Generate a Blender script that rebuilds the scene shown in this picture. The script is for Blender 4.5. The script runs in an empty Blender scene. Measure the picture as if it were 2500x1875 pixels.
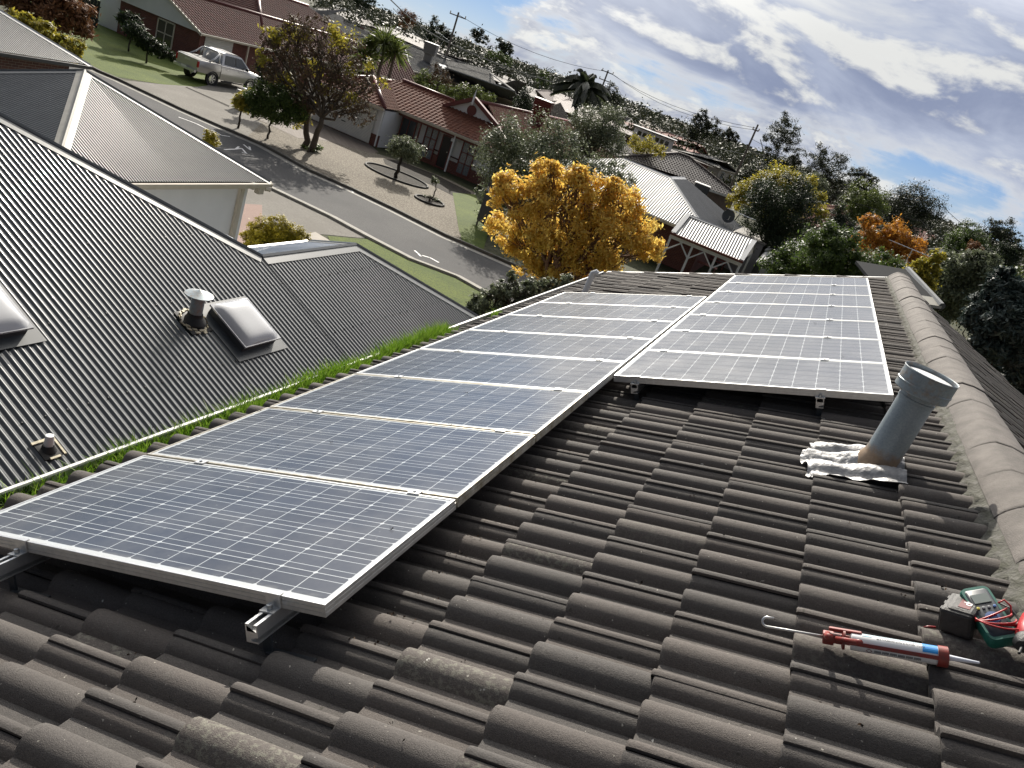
import bpy, bmesh, math, random
from mathutils import Vector as V, Matrix
from math import sin, cos, tan, pi, radians as rad, sqrt, atan2
sc = bpy.context.scene
COL = sc.collection
# ---------------------------------------------------------------- camera, sky, sun, exposure
CH = 7.8                                   # eye height above the street
FPX = 1923.1                               # focal length in pixels of the 2500 px wide photo
CM = ((0.86455478, 0.43172678, -0.25721007), (0.38077448, -0.22875434, 0.89592536), (0.32795705, -0.87251558, -0.3621612))
cam = bpy.data.cameras.new('camera'); camo = bpy.data.objects.new('camera', cam); COL.objects.link(camo)
cam.sensor_width = 36; cam.lens = 36*FPX/2500; cam.clip_start = .05; cam.clip_end = 8000
camo.matrix_world = Matrix([[CM[i][0], -CM[i][1], -CM[i][2], (0, 0, CH)[i]] for i in range(3)]+[[0, 0, 0, 1]])
sc.camera = camo
SUN_AZ, SUN_EL = rad(-27), rad(29)         # azimuth clockwise from +Y
sd = V((sin(SUN_AZ)*cos(SUN_EL), cos(SUN_AZ)*cos(SUN_EL), sin(SUN_EL)))
sl = bpy.data.lights.new('sun', 'SUN'); so = bpy.data.objects.new('sun', sl); COL.objects.link(so)
sl.energy = 5.0; sl.angle = rad(.55); sl.color = (1, .93, .82)
so.rotation_euler = sd.to_track_quat('Z', 'Y').to_euler()
sc.view_settings.view_transform = 'Standard'; sc.view_settings.look = 'None'
sc.view_settings.exposure = 0.45; sc.view_settings.gamma = 1

class NT:
    """small helper for building node trees"""
    def __init__(s, tree): s.t = tree; s.n = tree.nodes; s.l = tree.links
    def node(s, typ, **kw):
        n = s.n.new(typ)
        for k, v in kw.items():
            if k == 'ins':
                for a, b in v.items(): s.put(n.inputs[a], b)
            else: setattr(n, k, v)
        return n
    def put(s, sock, v):
        if isinstance(v, bpy.types.NodeSocket): s.l.new(v, sock)
        elif isinstance(v, bpy.types.Node): s.l.new(v.outputs[0], sock)
        else:
            if sock.type == 'RGBA' and len(v) == 3: v = (*v, 1)
            sock.default_value = v
    def m(s, op, a, b=0., c=0., clamp=False):
        n = s.node('ShaderNodeMath', operation=op, use_clamp=clamp)
        s.put(n.inputs[0], a); s.put(n.inputs[1], b); s.put(n.inputs[2], c)
        return n.outputs[0]
    def mix(s, f, a, b, bt='MIX'):
        n = s.node('ShaderNodeMix', data_type='RGBA', blend_type=bt)
        s.put(n.inputs[0], f); s.put(n.inputs[6], a); s.put(n.inputs[7], b)
        return n.outputs[2]
    def noise(s, vec, scale, detail=4, rough=.55, dist=0):
        n = s.node('ShaderNodeTexNoise', ins={'Scale': scale, 'Detail': detail, 'Roughness': rough, 'Distortion': dist})
        if vec is not None: s.put(n.inputs['Vector'], vec)
        return n.outputs[0]
    def ramp(s, f, pts):
        n = s.node('ShaderNodeValToRGB'); s.put(n.inputs[0], f)
        e = n.color_ramp.elements
        while len(e) < len(pts): e.new(.5)
        for q, (p, c) in zip(e, pts):
            q.position = p; q.color = (*c, 1) if not isinstance(c, (int, float)) else (c, c, c, 1)
        return n.outputs[0]
    def smooth(s, x, a, b):
        n = s.node('ShaderNodeMapRange', interpolation_type='SMOOTHSTEP')
        s.put(n.inputs[0], x); n.inputs[1].default_value = a; n.inputs[2].default_value = b
        return n.outputs[0]

def make_world():
    w = bpy.data.worlds.new('World'); sc.world = w; w.use_nodes = True
    t = NT(w.node_tree); bg = t.n['Background']
    sky = t.node('ShaderNodeTexSky', sky_type='NISHITA', sun_disc=False, sun_elevation=SUN_EL, sun_rotation=SUN_AZ, air_density=1.0, dust_density=.6, ozone_density=2.0)
    tc = t.node('ShaderNodeTexCoord'); d = tc.outputs['Generated']
    sx = t.node('ShaderNodeSeparateXYZ', ins={0: d}); x, y, z = sx.outputs
    # cloud deck seen in perspective: direction projected on a flat layer
    zc = t.m('ADD', t.m('MAXIMUM', z, 0.0), .05)
    deck = t.node('ShaderNodeCombineXYZ', ins={0: t.m('DIVIDE', x, zc), 1: t.m('DIVIDE', y, zc), 2: 0.})
    # banks drawn out along the horizon
    def stretch(k, kz, dz=0.): return t.node('ShaderNodeCombineXYZ', ins={0: t.m('MULTIPLY', x, k), 1: t.m('MULTIPLY', y, k), 2: t.m('MULTIPLY', t.m('ADD', z, dz), kz)})
    az = t.m('ARCTAN2', x, y)
    big = t.noise(stretch(3.1, 9.), 1.25, 10, .56, .5); bigu = t.noise(stretch(3.1, 9., .022), 1.25, 10, .56, .5)
    lump = t.noise(stretch(7., 15.), 1.9, 9, .58, .35); lumpu = t.noise(stretch(7., 15., .012), 1.9, 9, .58, .35)
    streak = t.noise(stretch(2.2, 30.), 1.6, 8, .6, .3)
    # mostly overcast to the right and overhead, open blue low on the left
    right = t.smooth(az, -.47, -.29); high = t.smooth(z, .035, .085)
    cov = t.m('ADD', t.m('MULTIPLY', right, .10), t.m('MULTIPLY', t.m('MULTIPLY', high, right), .22))
    cov = t.m('ADD', cov, t.m('MULTIPLY', t.smooth(z, .12, .3), .12))
    den = t.m('ADD', t.m('ADD', t.m('MULTIPLY', big, .62), t.m('MULTIPLY', lump, .26)), t.m('MULTIPLY', streak, .26))
    den = t.m('ADD', den, t.m('SUBTRACT', cov, .19))
    mask = t.smooth(den, .40, .50)
    thick = t.smooth(den, .50, .80)
    # tops and gaps lit white, bases blue-grey
    lit = t.m('ADD', t.m('MULTIPLY', t.m('SUBTRACT', big, bigu), 5.), t.m('MULTIPLY', t.m('SUBTRACT', lump, lumpu), 2.6))
    lit = t.smooth(lit, -.10, .75)
    rim = t.m('SUBTRACT', 1., t.smooth(den, .42, .60))
    gap = t.m('MULTIPLY', t.smooth(t.m('SUBTRACT', 1., big), .52, .74), t.m('ADD', .35, t.m('MULTIPLY', lump, 1.1)))
    w_ = t.m('MAXIMUM', t.m('MAXIMUM', t.m('MULTIPLY', lit, .85), t.m('MULTIPLY', rim, .6)), t.m('MULTIPLY', gap, .85), clamp=True)
    n3 = big
    sund = t.node('ShaderNodeVectorMath', operation='DOT_PRODUCT', ins={0: d, 1: tuple(sd)}).outputs[1]
    glow = t.smooth(sund, .86, 1.0)
    grey = t.mix(t.smooth(n3, .40, .64), (3.5, 3.9, 4.9), (2.0, 2.35, 3.4))
    grey = t.mix(t.m('MULTIPLY', glow, .7), grey, (9., 9.1, 9.2))
    white = t.mix(glow, (6.4, 6.4, 6.1), (13, 12.7, 12.))
    cl = t.mix(w_, grey, white)
    blue = t.mix(.8, t.mix(1., sky, (.45, .60, .85), 'MULTIPLY'), t.mix(t.smooth(z, -.01, .06), (3.1, 4.2, 5.6), (1.5, 2.7, 5.1)))
    col = t.mix(mask, blue, cl)
    # unseen sky overhead and behind darkened, to cut ambient light and deepen shade
    dim = t.m('SUBTRACT', 1., t.m('MULTIPLY', t.m('MAXIMUM', t.smooth(z, .45, .85), t.m('SUBTRACT', 1., t.smooth(y, -.5, .45))), .72))
    col = t.mix(1., col, dim, 'MULTIPLY')
    # glow added round the sun in the unseen sky, to brighten metal roof ribs
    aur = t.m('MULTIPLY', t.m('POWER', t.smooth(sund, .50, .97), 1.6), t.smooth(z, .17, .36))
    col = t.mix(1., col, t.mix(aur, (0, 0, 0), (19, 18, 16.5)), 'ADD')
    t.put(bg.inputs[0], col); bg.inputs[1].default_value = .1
make_world()

# ---------------------------------------------------------------- picture measurements to world positions
def ray(px, py):
    c = ((px-1250)/FPX, (py-937.5)/FPX, 1.)
    return V([sum(CM[i][k]*c[k] for k in range(3)) for i in range(3)])
CAMP = V((0, 0, CH))
def P(px, py, z=0.):                        # on the level z
    d = ray(px, py); return CAMP+d*((z-CH)/d.z)
def PY(px, py, y):                          # on the upright plane y = const
    d = ray(px, py); return CAMP+d*(y/d.y)
def PX(px, py, x):
    d = ray(px, py); return CAMP+d*(x/d.x)
def PD(px, py, dist):                       # at a horizontal distance
    d = ray(px, py); return CAMP+d*(dist/sqrt(d.x**2+d.y**2))
def PP(px, py, n, p0):                      # on any plane
    d = ray(px, py); return CAMP+d*((p0-CAMP).dot(n)/d.dot(n))

# ---------------------------------------------------------------- scene helpers
def thing(name, label, cat, loc=(0, 0, 0), group=None):
    o = bpy.data.objects.new(name, None); COL.objects.link(o); o.location = loc
    o.empty_display_size = .1
    return tag(o, label, cat, group)
def tag(o, label=None, cat=None, group=None, kind=None):
    if label: o['label'] = label
    if cat: o['category'] = cat
    if group: o['group'] = group
    if kind: o['kind'] = kind
    return o
def wloc(o):
    p = V((0, 0, 0))
    while o is not None: p = p+V(o.location); o = o.parent
    return p
def basis(d):
    d = V(d).normalized(); a = V((0, 0, 1)) if abs(d.z) < .9 else V((1, 0, 0))
    u = d.cross(a).normalized(); return d, u, u.cross(d).normalized()
class MB:
    def __init__(s): s.v = []; s.f = []; s.uv = None; s.mi = []
    def add(s, vs, fs, mi=0):
        k = len(s.v); s.v += [tuple(q) for q in vs]; s.f += [tuple(i+k for i in f) for f in fs]; s.mi += [mi]*len(fs); return s
    def quad(s, a, b, c, d, mi=0): return s.add((a, b, c, d), [(0, 1, 2, 3)], mi)
    def box(s, c, sz, ax=None, mi=0):
        c = V(c); X, Y, Z = ax if ax else (V((1, 0, 0)), V((0, 1, 0)), V((0, 0, 1)))
        h = [q/2 for q in sz]
        vs = [c+X*(i*h[0])+Y*(j*h[1])+Z*(k*h[2]) for k in (-1, 1) for j in (-1, 1) for i in (-1, 1)]
        return s.add(vs, [(0, 2, 3, 1), (4, 5, 7, 6), (0, 1, 5, 4), (1, 3, 7, 5), (3, 2, 6, 7), (2, 0, 4, 6)], mi)
    def bbox(s, c, sz, ax=None, r=.1, mi=0):       # box with chamfered edges
        X, Y, Z = ax if ax else (V((1, 0, 0)), V((0, 1, 0)), V((0, 0, 1)))
        bm = bmesh.new(); bmesh.ops.create_cube(bm, size=1)
        for v in bm.verts: v.co = V((v.co.x*sz[0], v.co.y*sz[1], v.co.z*sz[2]))
        bmesh.ops.bevel(bm, geom=bm.edges[:], offset=r, segments=2, affect='EDGES', profile=.5)
        bm.verts.index_update(); c = V(c)
        s.add([c+X*v.co.x+Y*v.co.y+Z*v.co.z for v in bm.verts], [[v.index for v in f.verts] for f in bm.faces], mi); bm.free(); return s
    def cyl(s, a, b, r0, r1=None, n=10, cap=True, mi=0):
        a = V(a); b = V(b); r1 = r0 if r1 is None else r1; d, u, w = basis(b-a)
        vs = [p+u*(cos(2*pi*i/n)*r)+w*(sin(2*pi*i/n)*r) for p, r in ((a, r0), (b, r1)) for i in range(n)]
        fs = [(i, i+n, (i+1) % n+n, (i+1) % n) for i in range(n)]
        if cap: fs += [tuple(range(n)), tuple(range(2*n-1, n-1, -1))]
        return s.add(vs, fs, mi)
    def lathe(s, a, d, prof, n=20, mi=0):          # prof: (along, radius)
        a = V(a); d, u, w = basis(d); vs = []; fs = []
        for h, r in prof: vs += [a+d*h+u*(cos(2*pi*i/n)*r)+w*(sin(2*pi*i/n)*r) for i in range(n)]
        for j in range(len(prof)-1): fs += [(j*n+i, (j+1)*n+i, (j+1)*n+(i+1) % n, j*n+(i+1) % n) for i in range(n)]
        return s.add(vs, fs, mi)
    def tube(s, pts, r, n=6, mi=0):
        pts = [V(p) for p in pts]; m = len(pts); vs = []; fs = []
        rr = r if isinstance(r, (list, tuple)) else [r]*m
        pu = None
        for k, p in enumerate(pts):
            d = (pts[min(k+1, m-1)]-pts[max(k-1, 0)]); d.normalize()
            if pu is None: _, u, w = basis(d)
            else: u = (pu-d*pu.dot(d)).normalized(); w = u.cross(d)
            pu = u
            vs += [p+u*(cos(2*pi*i/n)*rr[k])+w*(sin(2*pi*i/n)*rr[k]) for i in range(n)]
        for j in range(m-1): fs += [(j*n+i, j*n+(i+1) % n, (j+1)*n+(i+1) % n, (j+1)*n+i) for i in range(n)]
        fs += [tuple(range(n-1, -1, -1)), tuple(range((m-1)*n, m*n))]
        return s.add(vs, fs, mi)
    def prism(s, pts, off, mi=0):                  # flat polygon pushed along off
        k = len(pts); pts = [V(p) for p in pts]; off = V(off)
        fs = [tuple(range(k)), tuple(range(2*k-1, k-1, -1))]+[(i, i+k, (i+1) % k+k, (i+1) % k) for i in range(k)]
        return s.add(pts+[p+off for p in pts], fs, mi)
    def build(s, name, mat, parent=None, smooth=False, fix=True):
        me = bpy.data.meshes.new(name); o0 = wloc(parent) if parent else V((0, 0, 0))
        me.from_pydata([(q[0]-o0.x, q[1]-o0.y, q[2]-o0.z) for q in s.v], [], s.f)
        for m_ in (mat if isinstance(mat, (list, tuple)) else [mat]): me.materials.append(m_)
        if any(s.mi): me.polygons.foreach_set('material_index', s.mi)
        if s.uv:
            ul = me.uv_layers.new(name='UVMap'); buf = [0.]*(2*len(me.loops))
            vi = [0]*len(me.loops); me.loops.foreach_get('vertex_index', vi)
            for i, k in enumerate(vi): buf[2*i], buf[2*i+1] = s.uv[k]
            ul.data.foreach_set('uv', buf)
        if fix:
            bm = bmesh.new(); bm.from_mesh(me); bmesh.ops.recalc_face_normals(bm, faces=bm.faces[:]); bm.to_mesh(me); bm.free()
        if smooth: me.polygons.foreach_set('use_smooth', [True]*len(me.polygons))
        if smooth == 2: me.set_sharp_from_angle(angle=rad(38))
        o = bpy.data.objects.new(name, me); COL.objects.link(o); o.parent = parent
        return o
def lerp(a, b, t): return a+(b-a)*t

# ---------------------------------------------------------------- materials
MATS = {}
def mat(name, base, rough=.6, metal=0., var=.0, vscale=3., bump=0., bscale=40., col2=None, spec=.5, coat=0., emit=None, detail=6):
    if name in MATS: return MATS[name]
    m = bpy.data.materials.new(name); m.use_nodes = True; t = NT(m.node_tree); b = t.n['Principled BSDF']
    b.inputs['Roughness'].default_value = rough; b.inputs['Metallic'].default_value = metal
    b.inputs['Specular IOR Level'].default_value = spec; b.inputs['Coat Weight'].default_value = coat
    c = (*base, 1)
    if var or col2:
        tc = t.node('ShaderNodeTexCoord').outputs['Object']
        f = t.ramp(t.noise(tc, vscale, detail, .62), [(.3, 0.), (.7, 1.)])
        c2 = col2 or tuple(min(1, q*(1+var)) for q in base); c1 = base if col2 else tuple(q*(1-var) for q in base)
        t.put(b.inputs['Base Color'], t.mix(f, c1, c2))
    else: b.inputs['Base Color'].default_value = c
    if bump:
        tc = t.node('ShaderNodeTexCoord').outputs['Object']
        bn = t.node('ShaderNodeBump', ins={'Strength': min(1, bump), 'Distance': .01, 'Height': t.noise(tc, bscale, 4, .6)})
        t.put(b.inputs['Normal'], bn)
    if emit: b.inputs['Emission Color'].default_value = (*emit, 1); b.inputs['Emission Strength'].default_value = 1
    MATS[name] = m; return m
def leafmat(name, cols, rough=.55, trans=.3, tint=None):
    if name in MATS: return MATS[name]
    m = bpy.data.materials.new(name); m.use_nodes = True; t = NT(m.node_tree); b = t.n['Principled BSDF']
    g = t.node('ShaderNodeNewGeometry')
    c = t.ramp(g.outputs['Random Per Island'], [(i/max(1, len(cols)-1), k) for i, k in enumerate(cols)])
    t.put(b.inputs['Base Color'], c); b.inputs['Roughness'].default_value = rough; b.inputs['Specular IOR Level'].default_value = .35
    tr = t.node('ShaderNodeBsdfTranslucent', ins={0: c}); mx = t.node('ShaderNodeMixShader', ins={0: trans, 1: b.outputs[0], 2: tr.outputs[0]})
    t.put(t.n['Material Output'].inputs[0], mx.outputs[0]); MATS[name] = m; return m
def brickmat(name, c1, c2, mortar, scale=1.):
    if name in MATS: return MATS[name]
    m = bpy.data.materials.new(name); m.use_nodes = True; t = NT(m.node_tree); b = t.n['Principled BSDF']
    tc = t.node('ShaderNodeTexCoord').outputs['Object']; s = t.node('ShaderNodeSeparateXYZ', ins={0: tc}).outputs
    v = t.node('ShaderNodeCombineXYZ', ins={0: t.m('ADD', s[0], s[1]), 1: s[2], 2: 0.})
    br = t.node('ShaderNodeTexBrick', ins={'Vector': v, 'Color1': c1, 'Color2': c2, 'Mortar': mortar, 'Scale': 1., 'Mortar Size': .006, 'Brick Width': .24*scale, 'Row Height': .086*scale, 'Bias': 0.})
    t.put(b.inputs['Base Color'], t.mix(t.m('MULTIPLY', t.noise(tc, 2.5), .5), br.outputs[0], (.05, .03, .025)))
    b.inputs['Roughness'].default_value = .85
    t.put(b.inputs['Normal'], t.node('ShaderNodeBump', ins={'Strength': .5, 'Distance': .01, 'Height': t.m('SUBTRACT', 1., br.outputs[1])}))
    MATS[name] = m; return m
def uvtile(name, c1, c2, pu=.30, pv=.34, rough=.75, depth=.03, kind='tile'):
    """roof covering for far roofs, laid in metres along the eave (u) and up the slope (v)"""
    if name in MATS: return MATS[name]
    m = bpy.data.materials.new(name); m.use_nodes = True; t = NT(m.node_tree); b = t.n['Principled BSDF']
    uv = t.node('ShaderNodeUVMap'); s = t.node('ShaderNodeSeparateXYZ', ins={0: uv.outputs[0]}).outputs
    tc = t.node('ShaderNodeTexCoord').outputs['Object']
    w = t.m('SINE', t.m('MULTIPLY', s[0], 2*pi/pu)); h = t.m('MULTIPLY', w, .5)
    if kind == 'tile':
        fr = t.m('FRACT', t.m('DIVIDE', s[1], pv)); h = t.m('ADD', h, t.m('MULTIPLY', t.m('SUBTRACT', 1., fr), .9))
        cell = t.node('ShaderNodeCombineXYZ', ins={0: t.m('FLOOR', t.m('DIVIDE', s[0], pu)), 1: t.m('FLOOR', t.m('DIVIDE', s[1], pv)), 2: 0.})
        rnd = t.node('ShaderNodeTexWhiteNoise', noise_dimensions='3D', ins={0: cell}).outputs[0]
    else: rnd = .5
    f = t.m('ADD', t.m('MULTIPLY', rnd, .45), t.m('MULTIPLY', t.noise(tc, .7, 6, .7), .6))
    t.put(b.inputs['Base Color'], t.mix(f, c1, c2)); b.inputs['Roughness'].default_value = rough; b.inputs['Specular IOR Level'].default_value = .2 if kind == 'tile' else .4
    t.put(b.inputs['Normal'], t.node('ShaderNodeBump', ins={'Strength': 1., 'Distance': depth, 'Height': h}))
    MATS[name] = m; return m
# ================================================================ the tiled roof we stand on
TH = 0.3845
RS = V((cos(TH), 0, sin(TH))); RN = V((-sin(TH), 0, cos(TH))); RY = V((0, 1, 0))
def R(u, v, w): return CAMP+RS*(u-2.866)+RY*(v+1.6623)+RN*(w-1.1367)
PER, GAU = .308, .342
def _prof():
    big = [(-.058, 0), (-.054, .006), (-.046, .019), (-.034, .031), (-.018, .039), (0, .0415), (.018, .039), (.034, .031), (.046, .019), (.054, .006), (.058, 0)]
    up = [(0, .0375), (.007, .0405), (.016, .041), (.026, .038), (.036, .030), (.046, .017), (.053, .005), (.058, 0)]
    dn = [(-.046, 0), (-.043, .005), (-.036, .015), (-.026, .0235), (-.012, .0285), (-.004, .0295), (-.0012, .0295)]
    return [(.148+x, h) for x, h in up]+[(.308+x, h) for x, h in big]+[(.456+x, h) for x, h in dn]
PROF = _prof()
WB = -.190
def prof_h(x):
    x = (x-.148) % PER+.148
    for (a, ha), (b, hb) in zip(PROF, PROF[1:]):
        if a <= x <= b: return ha+(hb-ha)*(x-a)/(b-a)
    return .03
def tile_w(u, v):                          # height of the tiles at a place on the near slope
    k = math.ceil((3.165-u)/GAU); u0 = 3.165-GAU*k
    return WB+prof_h(v-tile_phase(k))+.030*(1-(u-u0)/GAU)
def tile_phase(k): return .045+(0 if k % 2 == 0 else PER*.5)
def tile_material():
    m = bpy.data.materials.new('weathered concrete tile'); m.use_nodes = True; t = NT(m.node_tree); b = t.n['Principled BSDF']
    tc = t.node('ShaderNodeTexCoord').outputs['Object']; isl = t.node('ShaderNodeNewGeometry').outputs['Random Per Island']
    big = t.noise(tc, 2.2, 5, .6); mid = t.noise(tc, 17, 6, .7); fine = t.noise(tc, 210, 3, .7)
    c = t.mix(big, (.098, .091, .086), (.158, .146, .136))
    c = t.mix(t.smooth(isl, .0, 1.), c, t.mix(1., c, (1.30, 1.24, 1.2), 'MULTIPLY'))
    c = t.mix(t.m('MULTIPLY', t.smooth(mid, .5, .75), .5), c, (.19, .18, .165))
    c = t.mix(t.m('MULTIPLY', t.smooth(fine, .35, .7), .5), t.mix(1., c, (.55, .55, .56), 'MULTIPLY'), c)
    # lichen on some tiles, pale specks, bird lime
    li = t.m('MULTIPLY', t.smooth(isl, .95, .99), t.smooth(t.noise(tc, 60, 5, .7), .48, .6))
    c = t.mix(t.m('MULTIPLY', li, .45), c, (.26, .26, .21))
    c = t.mix(t.m('MULTIPLY', t.smooth(t.noise(tc, 75, 2, .5), .735, .76), .8), c, (.42, .40, .35))
    c = t.mix(t.m('MULTIPLY', t.smooth(t.noise(tc, 21, 3, .6), .745, .765), .8), c, (.55, .54, .5))
    c = t.mix(t.m('MULTIPLY', t.smooth(t.noise(tc, 34, 2, .5), .70, .74), .55), c, (.03, .028, .022))
    t.put(b.inputs['Base Color'], c); b.inputs['Roughness'].default_value = .82; b.inputs['Specular IOR Level'].default_value = .25
    h = t.m('ADD', t.m('MULTIPLY', t.noise(tc, 330, 4, .65), .8), t.m('MULTIPLY', t.noise(tc, 60, 3, .5), .5))
    t.put(b.inputs['Normal'], t.node('ShaderNodeBump', ins={'Strength': .75, 'Distance': .004, 'Height': h}))
    return m
M_TILE = tile_material()
M_MORT = mat('ridge mortar', (.105, .10, .092), .9, var=.3, vscale=26, bump=.8, bscale=60, col2=(.055, .057, .038))
M_CAP = mat('weathered ridge cap', (.125, .112, .102), .85, var=.3, vscale=9, bump=.5, bscale=160, detail=10)
M_ALU = mat('brushed aluminium', (.62, .62, .61), .38, .75, var=.12, vscale=30)
M_WGUT = mat('off white steel trim', (.62, .62, .60), .45, var=.1, vscale=4)
M_DGUT = mat('dark gutter steel', (.05, .055, .06), .4)
M_SOIL = mat('gutter soil', (.03, .022, .014), .95, var=.5, vscale=25, bump=1, bscale=80)
V0, V1, UE = -2.4, 10.42, -.43
house = thing('tiled_roof_house', 'house under the dark weathered concrete tile roof that carries the solar panels', 'house', R(1.5, 4, -2))
RIDU = 3.63
rid = R(RIDU, 0, WB)
def mirror(p): return V((2*rid.x-p.x, p.y, p.z))
def tiles(mb, other=False):
    rr = random.Random(5 if other else 4)
    kmin, kmax = (0, 10) if not other else (0, 13)
    for k in range(0 if not other else -1, kmax+2):
        u0 = 3.165-GAU*k
        if u0 < UE and not other: u0 = UE
        u1 = min(3.165-GAU*(k-1)+.05, RIDU-.01)
        if u1-u0 < .06: continue
        ph = tile_phase(k)+(.11 if other else 0)
        n0 = int((V0-ph)/PER)-1; n1 = int((V1-ph)/PER)+1
        for n in range(n0, n1):
            base = ph+n*PER
            if base+.16 < V0 or base+.35 > V1+.06: continue
            dz, dt, dv, du = rr.gauss(0, .0016), rr.gauss(0, .0022), rr.gauss(0, .0016), rr.gauss(0, .003)
            us = (u0+du, u0+.004+du, u0+.02+du, (u0+u1)/2, u1); pts = []; K = len(PROF)
            for j, u in enumerate(us):
                for x, h in PROF:
                    w = WB+h+dz+.030*(1-(u-u0)/GAU)+dt*(x-.30)/.15-(.006 if j == 0 else (.0012 if j == 1 else 0))
                    p = R(u, min(base+x+dv, V1+.02), w); pts.append(mirror(p) if other else p)
            for x, h in PROF:                                   # butt edge
                p = R(u0+.002+du, min(base+x+dv, V1+.02), WB+h+dz-.004); pts.append(mirror(p) if other else p)
            J = len(us); fs = []
            for j in range(J-1):
                for i in range(K-1): fs.append((j*K+i, (j+1)*K+i, (j+1)*K+i+1, j*K+i+1))
            for i in range(K-1): fs.append((J*K+i, i, i+1, J*K+i+1))
            for j in range(J-1):                                # thickness along the lap edge
                pass
            q0 = len(pts)
            for j, u in enumerate(us):
                p = R(u, base+PROF[0][0]+dv+.001, WB+.026+.030*(1-(u-u0)/GAU)); pts.append(mirror(p) if other else p)
            for j in range(J-1): fs.append((q0+j, q0+j+1, (j+1)*K, j*K))
            mb.add(pts, fs)
mb = MB(); tiles(mb); o = mb.build('roof_tiles', M_TILE, house, smooth=2, fix=False)
mb = MB(); tiles(mb, True); o = mb.build('roof_tiles', M_TILE, house, smooth=2, fix=True)
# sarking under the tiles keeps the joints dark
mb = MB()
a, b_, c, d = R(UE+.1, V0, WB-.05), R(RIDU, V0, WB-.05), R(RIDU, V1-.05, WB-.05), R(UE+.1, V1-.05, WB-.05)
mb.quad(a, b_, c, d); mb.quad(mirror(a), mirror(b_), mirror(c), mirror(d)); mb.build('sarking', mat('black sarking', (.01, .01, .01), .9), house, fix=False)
def capprof():
    left = [(3.492, -.158), (3.487, -.128), (3.497, -.116), (3.52, -.099), (3.55, -.083), (3.58, -.071), (3.605, -.065)]
    return left
rr = random.Random(8)
mb = MB()
L = capprof(); v = 1.665-.41*10
while v < V1-.02:
    v2 = min(v+.41, V1+.03); j1, j2 = rr.gauss(0, .003), rr.gauss(0, .003); dz = rr.gauss(0, .002); pts = []
    vv = (v-.018, v-.016, v-.004, v+.012, v2) if v2 < V1 else (v-.018, v-.016, v-.004, v+.012, v2-.08, v2-.03, v2)
    nr = len(L)*2+1
    for jj, q in enumerate(vv):
        lift = (.0, .002, .0045, .004, .0, -.008, -.03)[jj]+dz if len(vv) > 5 or jj < 5 else dz
        row = []
        for u, w in L: row.append(R(u+j1*.6, q, w+lift*(1 if u > 3.5 else .6)))
        pk = V((rid.x, 0, 0)); top = R(3.605, q, -.065+lift)
        peak = V((rid.x, top.y, top.z+.0075))
        pts += row+[peak]+[mirror(p) for p in reversed(row)]
    fs = [(j*nr+i, (j+1)*nr+i, (j+1)*nr+i+1, j*nr+i+1) for j in range(len(vv)-1) for i in range(nr-1)]
    fs.append(tuple(range(nr)))
    if v2 > V1: fs.append(tuple(range((len(vv)-1)*nr, len(vv)*nr)))
    mb.add(pts, fs); v += .41
mb.build('ridge_capping', M_CAP, house, smooth=2)
mb = MB(); n = int((V1-V0)/.022); pts = []
for i in range(n+1):
    q = V0+(V1-V0)*i/n
    hh = prof_h(q-tile_phase(0))
    ue = 3.425+.030*(hh/.041)+rr.gauss(0, .004)
    for k_, (uu, ww) in enumerate(((ue-.006, tile_w(3.16, q)-.03), (ue, max(-.168, WB+hh+.020)+rr.gauss(0, .002)), ((ue+3.5)/2, -.148+.010*hh/.041+rr.gauss(0, .003)), (3.497, -.122+rr.gauss(0, .002)))):
        pts.append(R(uu, q, ww))
mb.add(pts, [(i*4+k, (i+1)*4+k, (i+1)*4+k+1, i*4+k+1) for i in range(n) for k in range(3)])
mb.add([mirror(p) for p in pts], [(i*4+k, (i+1)*4+k, (i+1)*4+k+1, i*4+k+1) for i in range(n) for k in range(3)])
mb.build('ridge_mortar', M_MORT, house, smooth=True)
# gutter with an off-white lip, soil inside; barge at the far gable; walls
GL = R(-.60, 0, -.147)
mb = MB(); sec = [(GL.x+.022, GL.z-.006), (GL.x+.018, GL.z+.004), (GL.x, GL.z+.004), (GL.x-.004, GL.z-.012), (GL.x-.002, GL.z-.10), (GL.x+.015, GL.z-.115), (GL.x+.15, GL.z-.115), (GL.x+.15, GL.z-.03), (GL.x+.147, GL.z-.03), (GL.x+.147, GL.z-.108), (GL.x+.017, GL.z-.108), (GL.x+.003, GL.z-.096), (GL.x+.004, GL.z-.006)]
ys = R(0, V0, 0).y, R(0, V1+.04, 0).y; k = len(sec)
mb.add([(x, y, z) for y in ys for x, z in sec], [(i, (i+1) % k, (i+1) % k+k, i+k) for i in range(k)])
mb.prism([V((x, ys[1], z)) for x, z in (sec[2], sec[4], sec[6], (GL.x+.15, GL.z+.004))], (0, -.003, 0))
mb.build('gutter', M_WGUT, house)
mb = MB(); mb.box(((GL.x+.075), (ys[0]+ys[1])/2, GL.z-.085), (.135, ys[1]-ys[0]-.02, .05)); mb.build('gutter_silt', M_SOIL, house)
mb = MB()
for sgn in (0, 1):
    f_ = (lambda p: p) if not sgn else mirror
    A, B = R(UE-.12, V1+.062, WB+.028), R(RIDU, V1+.062, WB+.028)
    mb.prism([f_(A), f_(B), f_(B-V((0, 0, .16))), f_(A-V((0, 0, .16)))], (0, .03, 0))
    A, B = R(UE-.1, V1+.02, WB+.034), R(RIDU-.03, V1+.02, WB+.034)
    mb.prism([f_(A), f_(B), f_(B+RY*.08), f_(A+RY*.08)], RN*.01)
mb.build('barge_capping', M_WGUT, house)
wx0, wx1 = R(UE+.5, 0, 0).x, 2*rid.x-R(UE+.5, 0, 0).x; zt = R(UE+.5, 0, WB).z-.12
mb = MB(); yb0, yb1 = ys[0]+.3, ys[1]-.45
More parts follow.
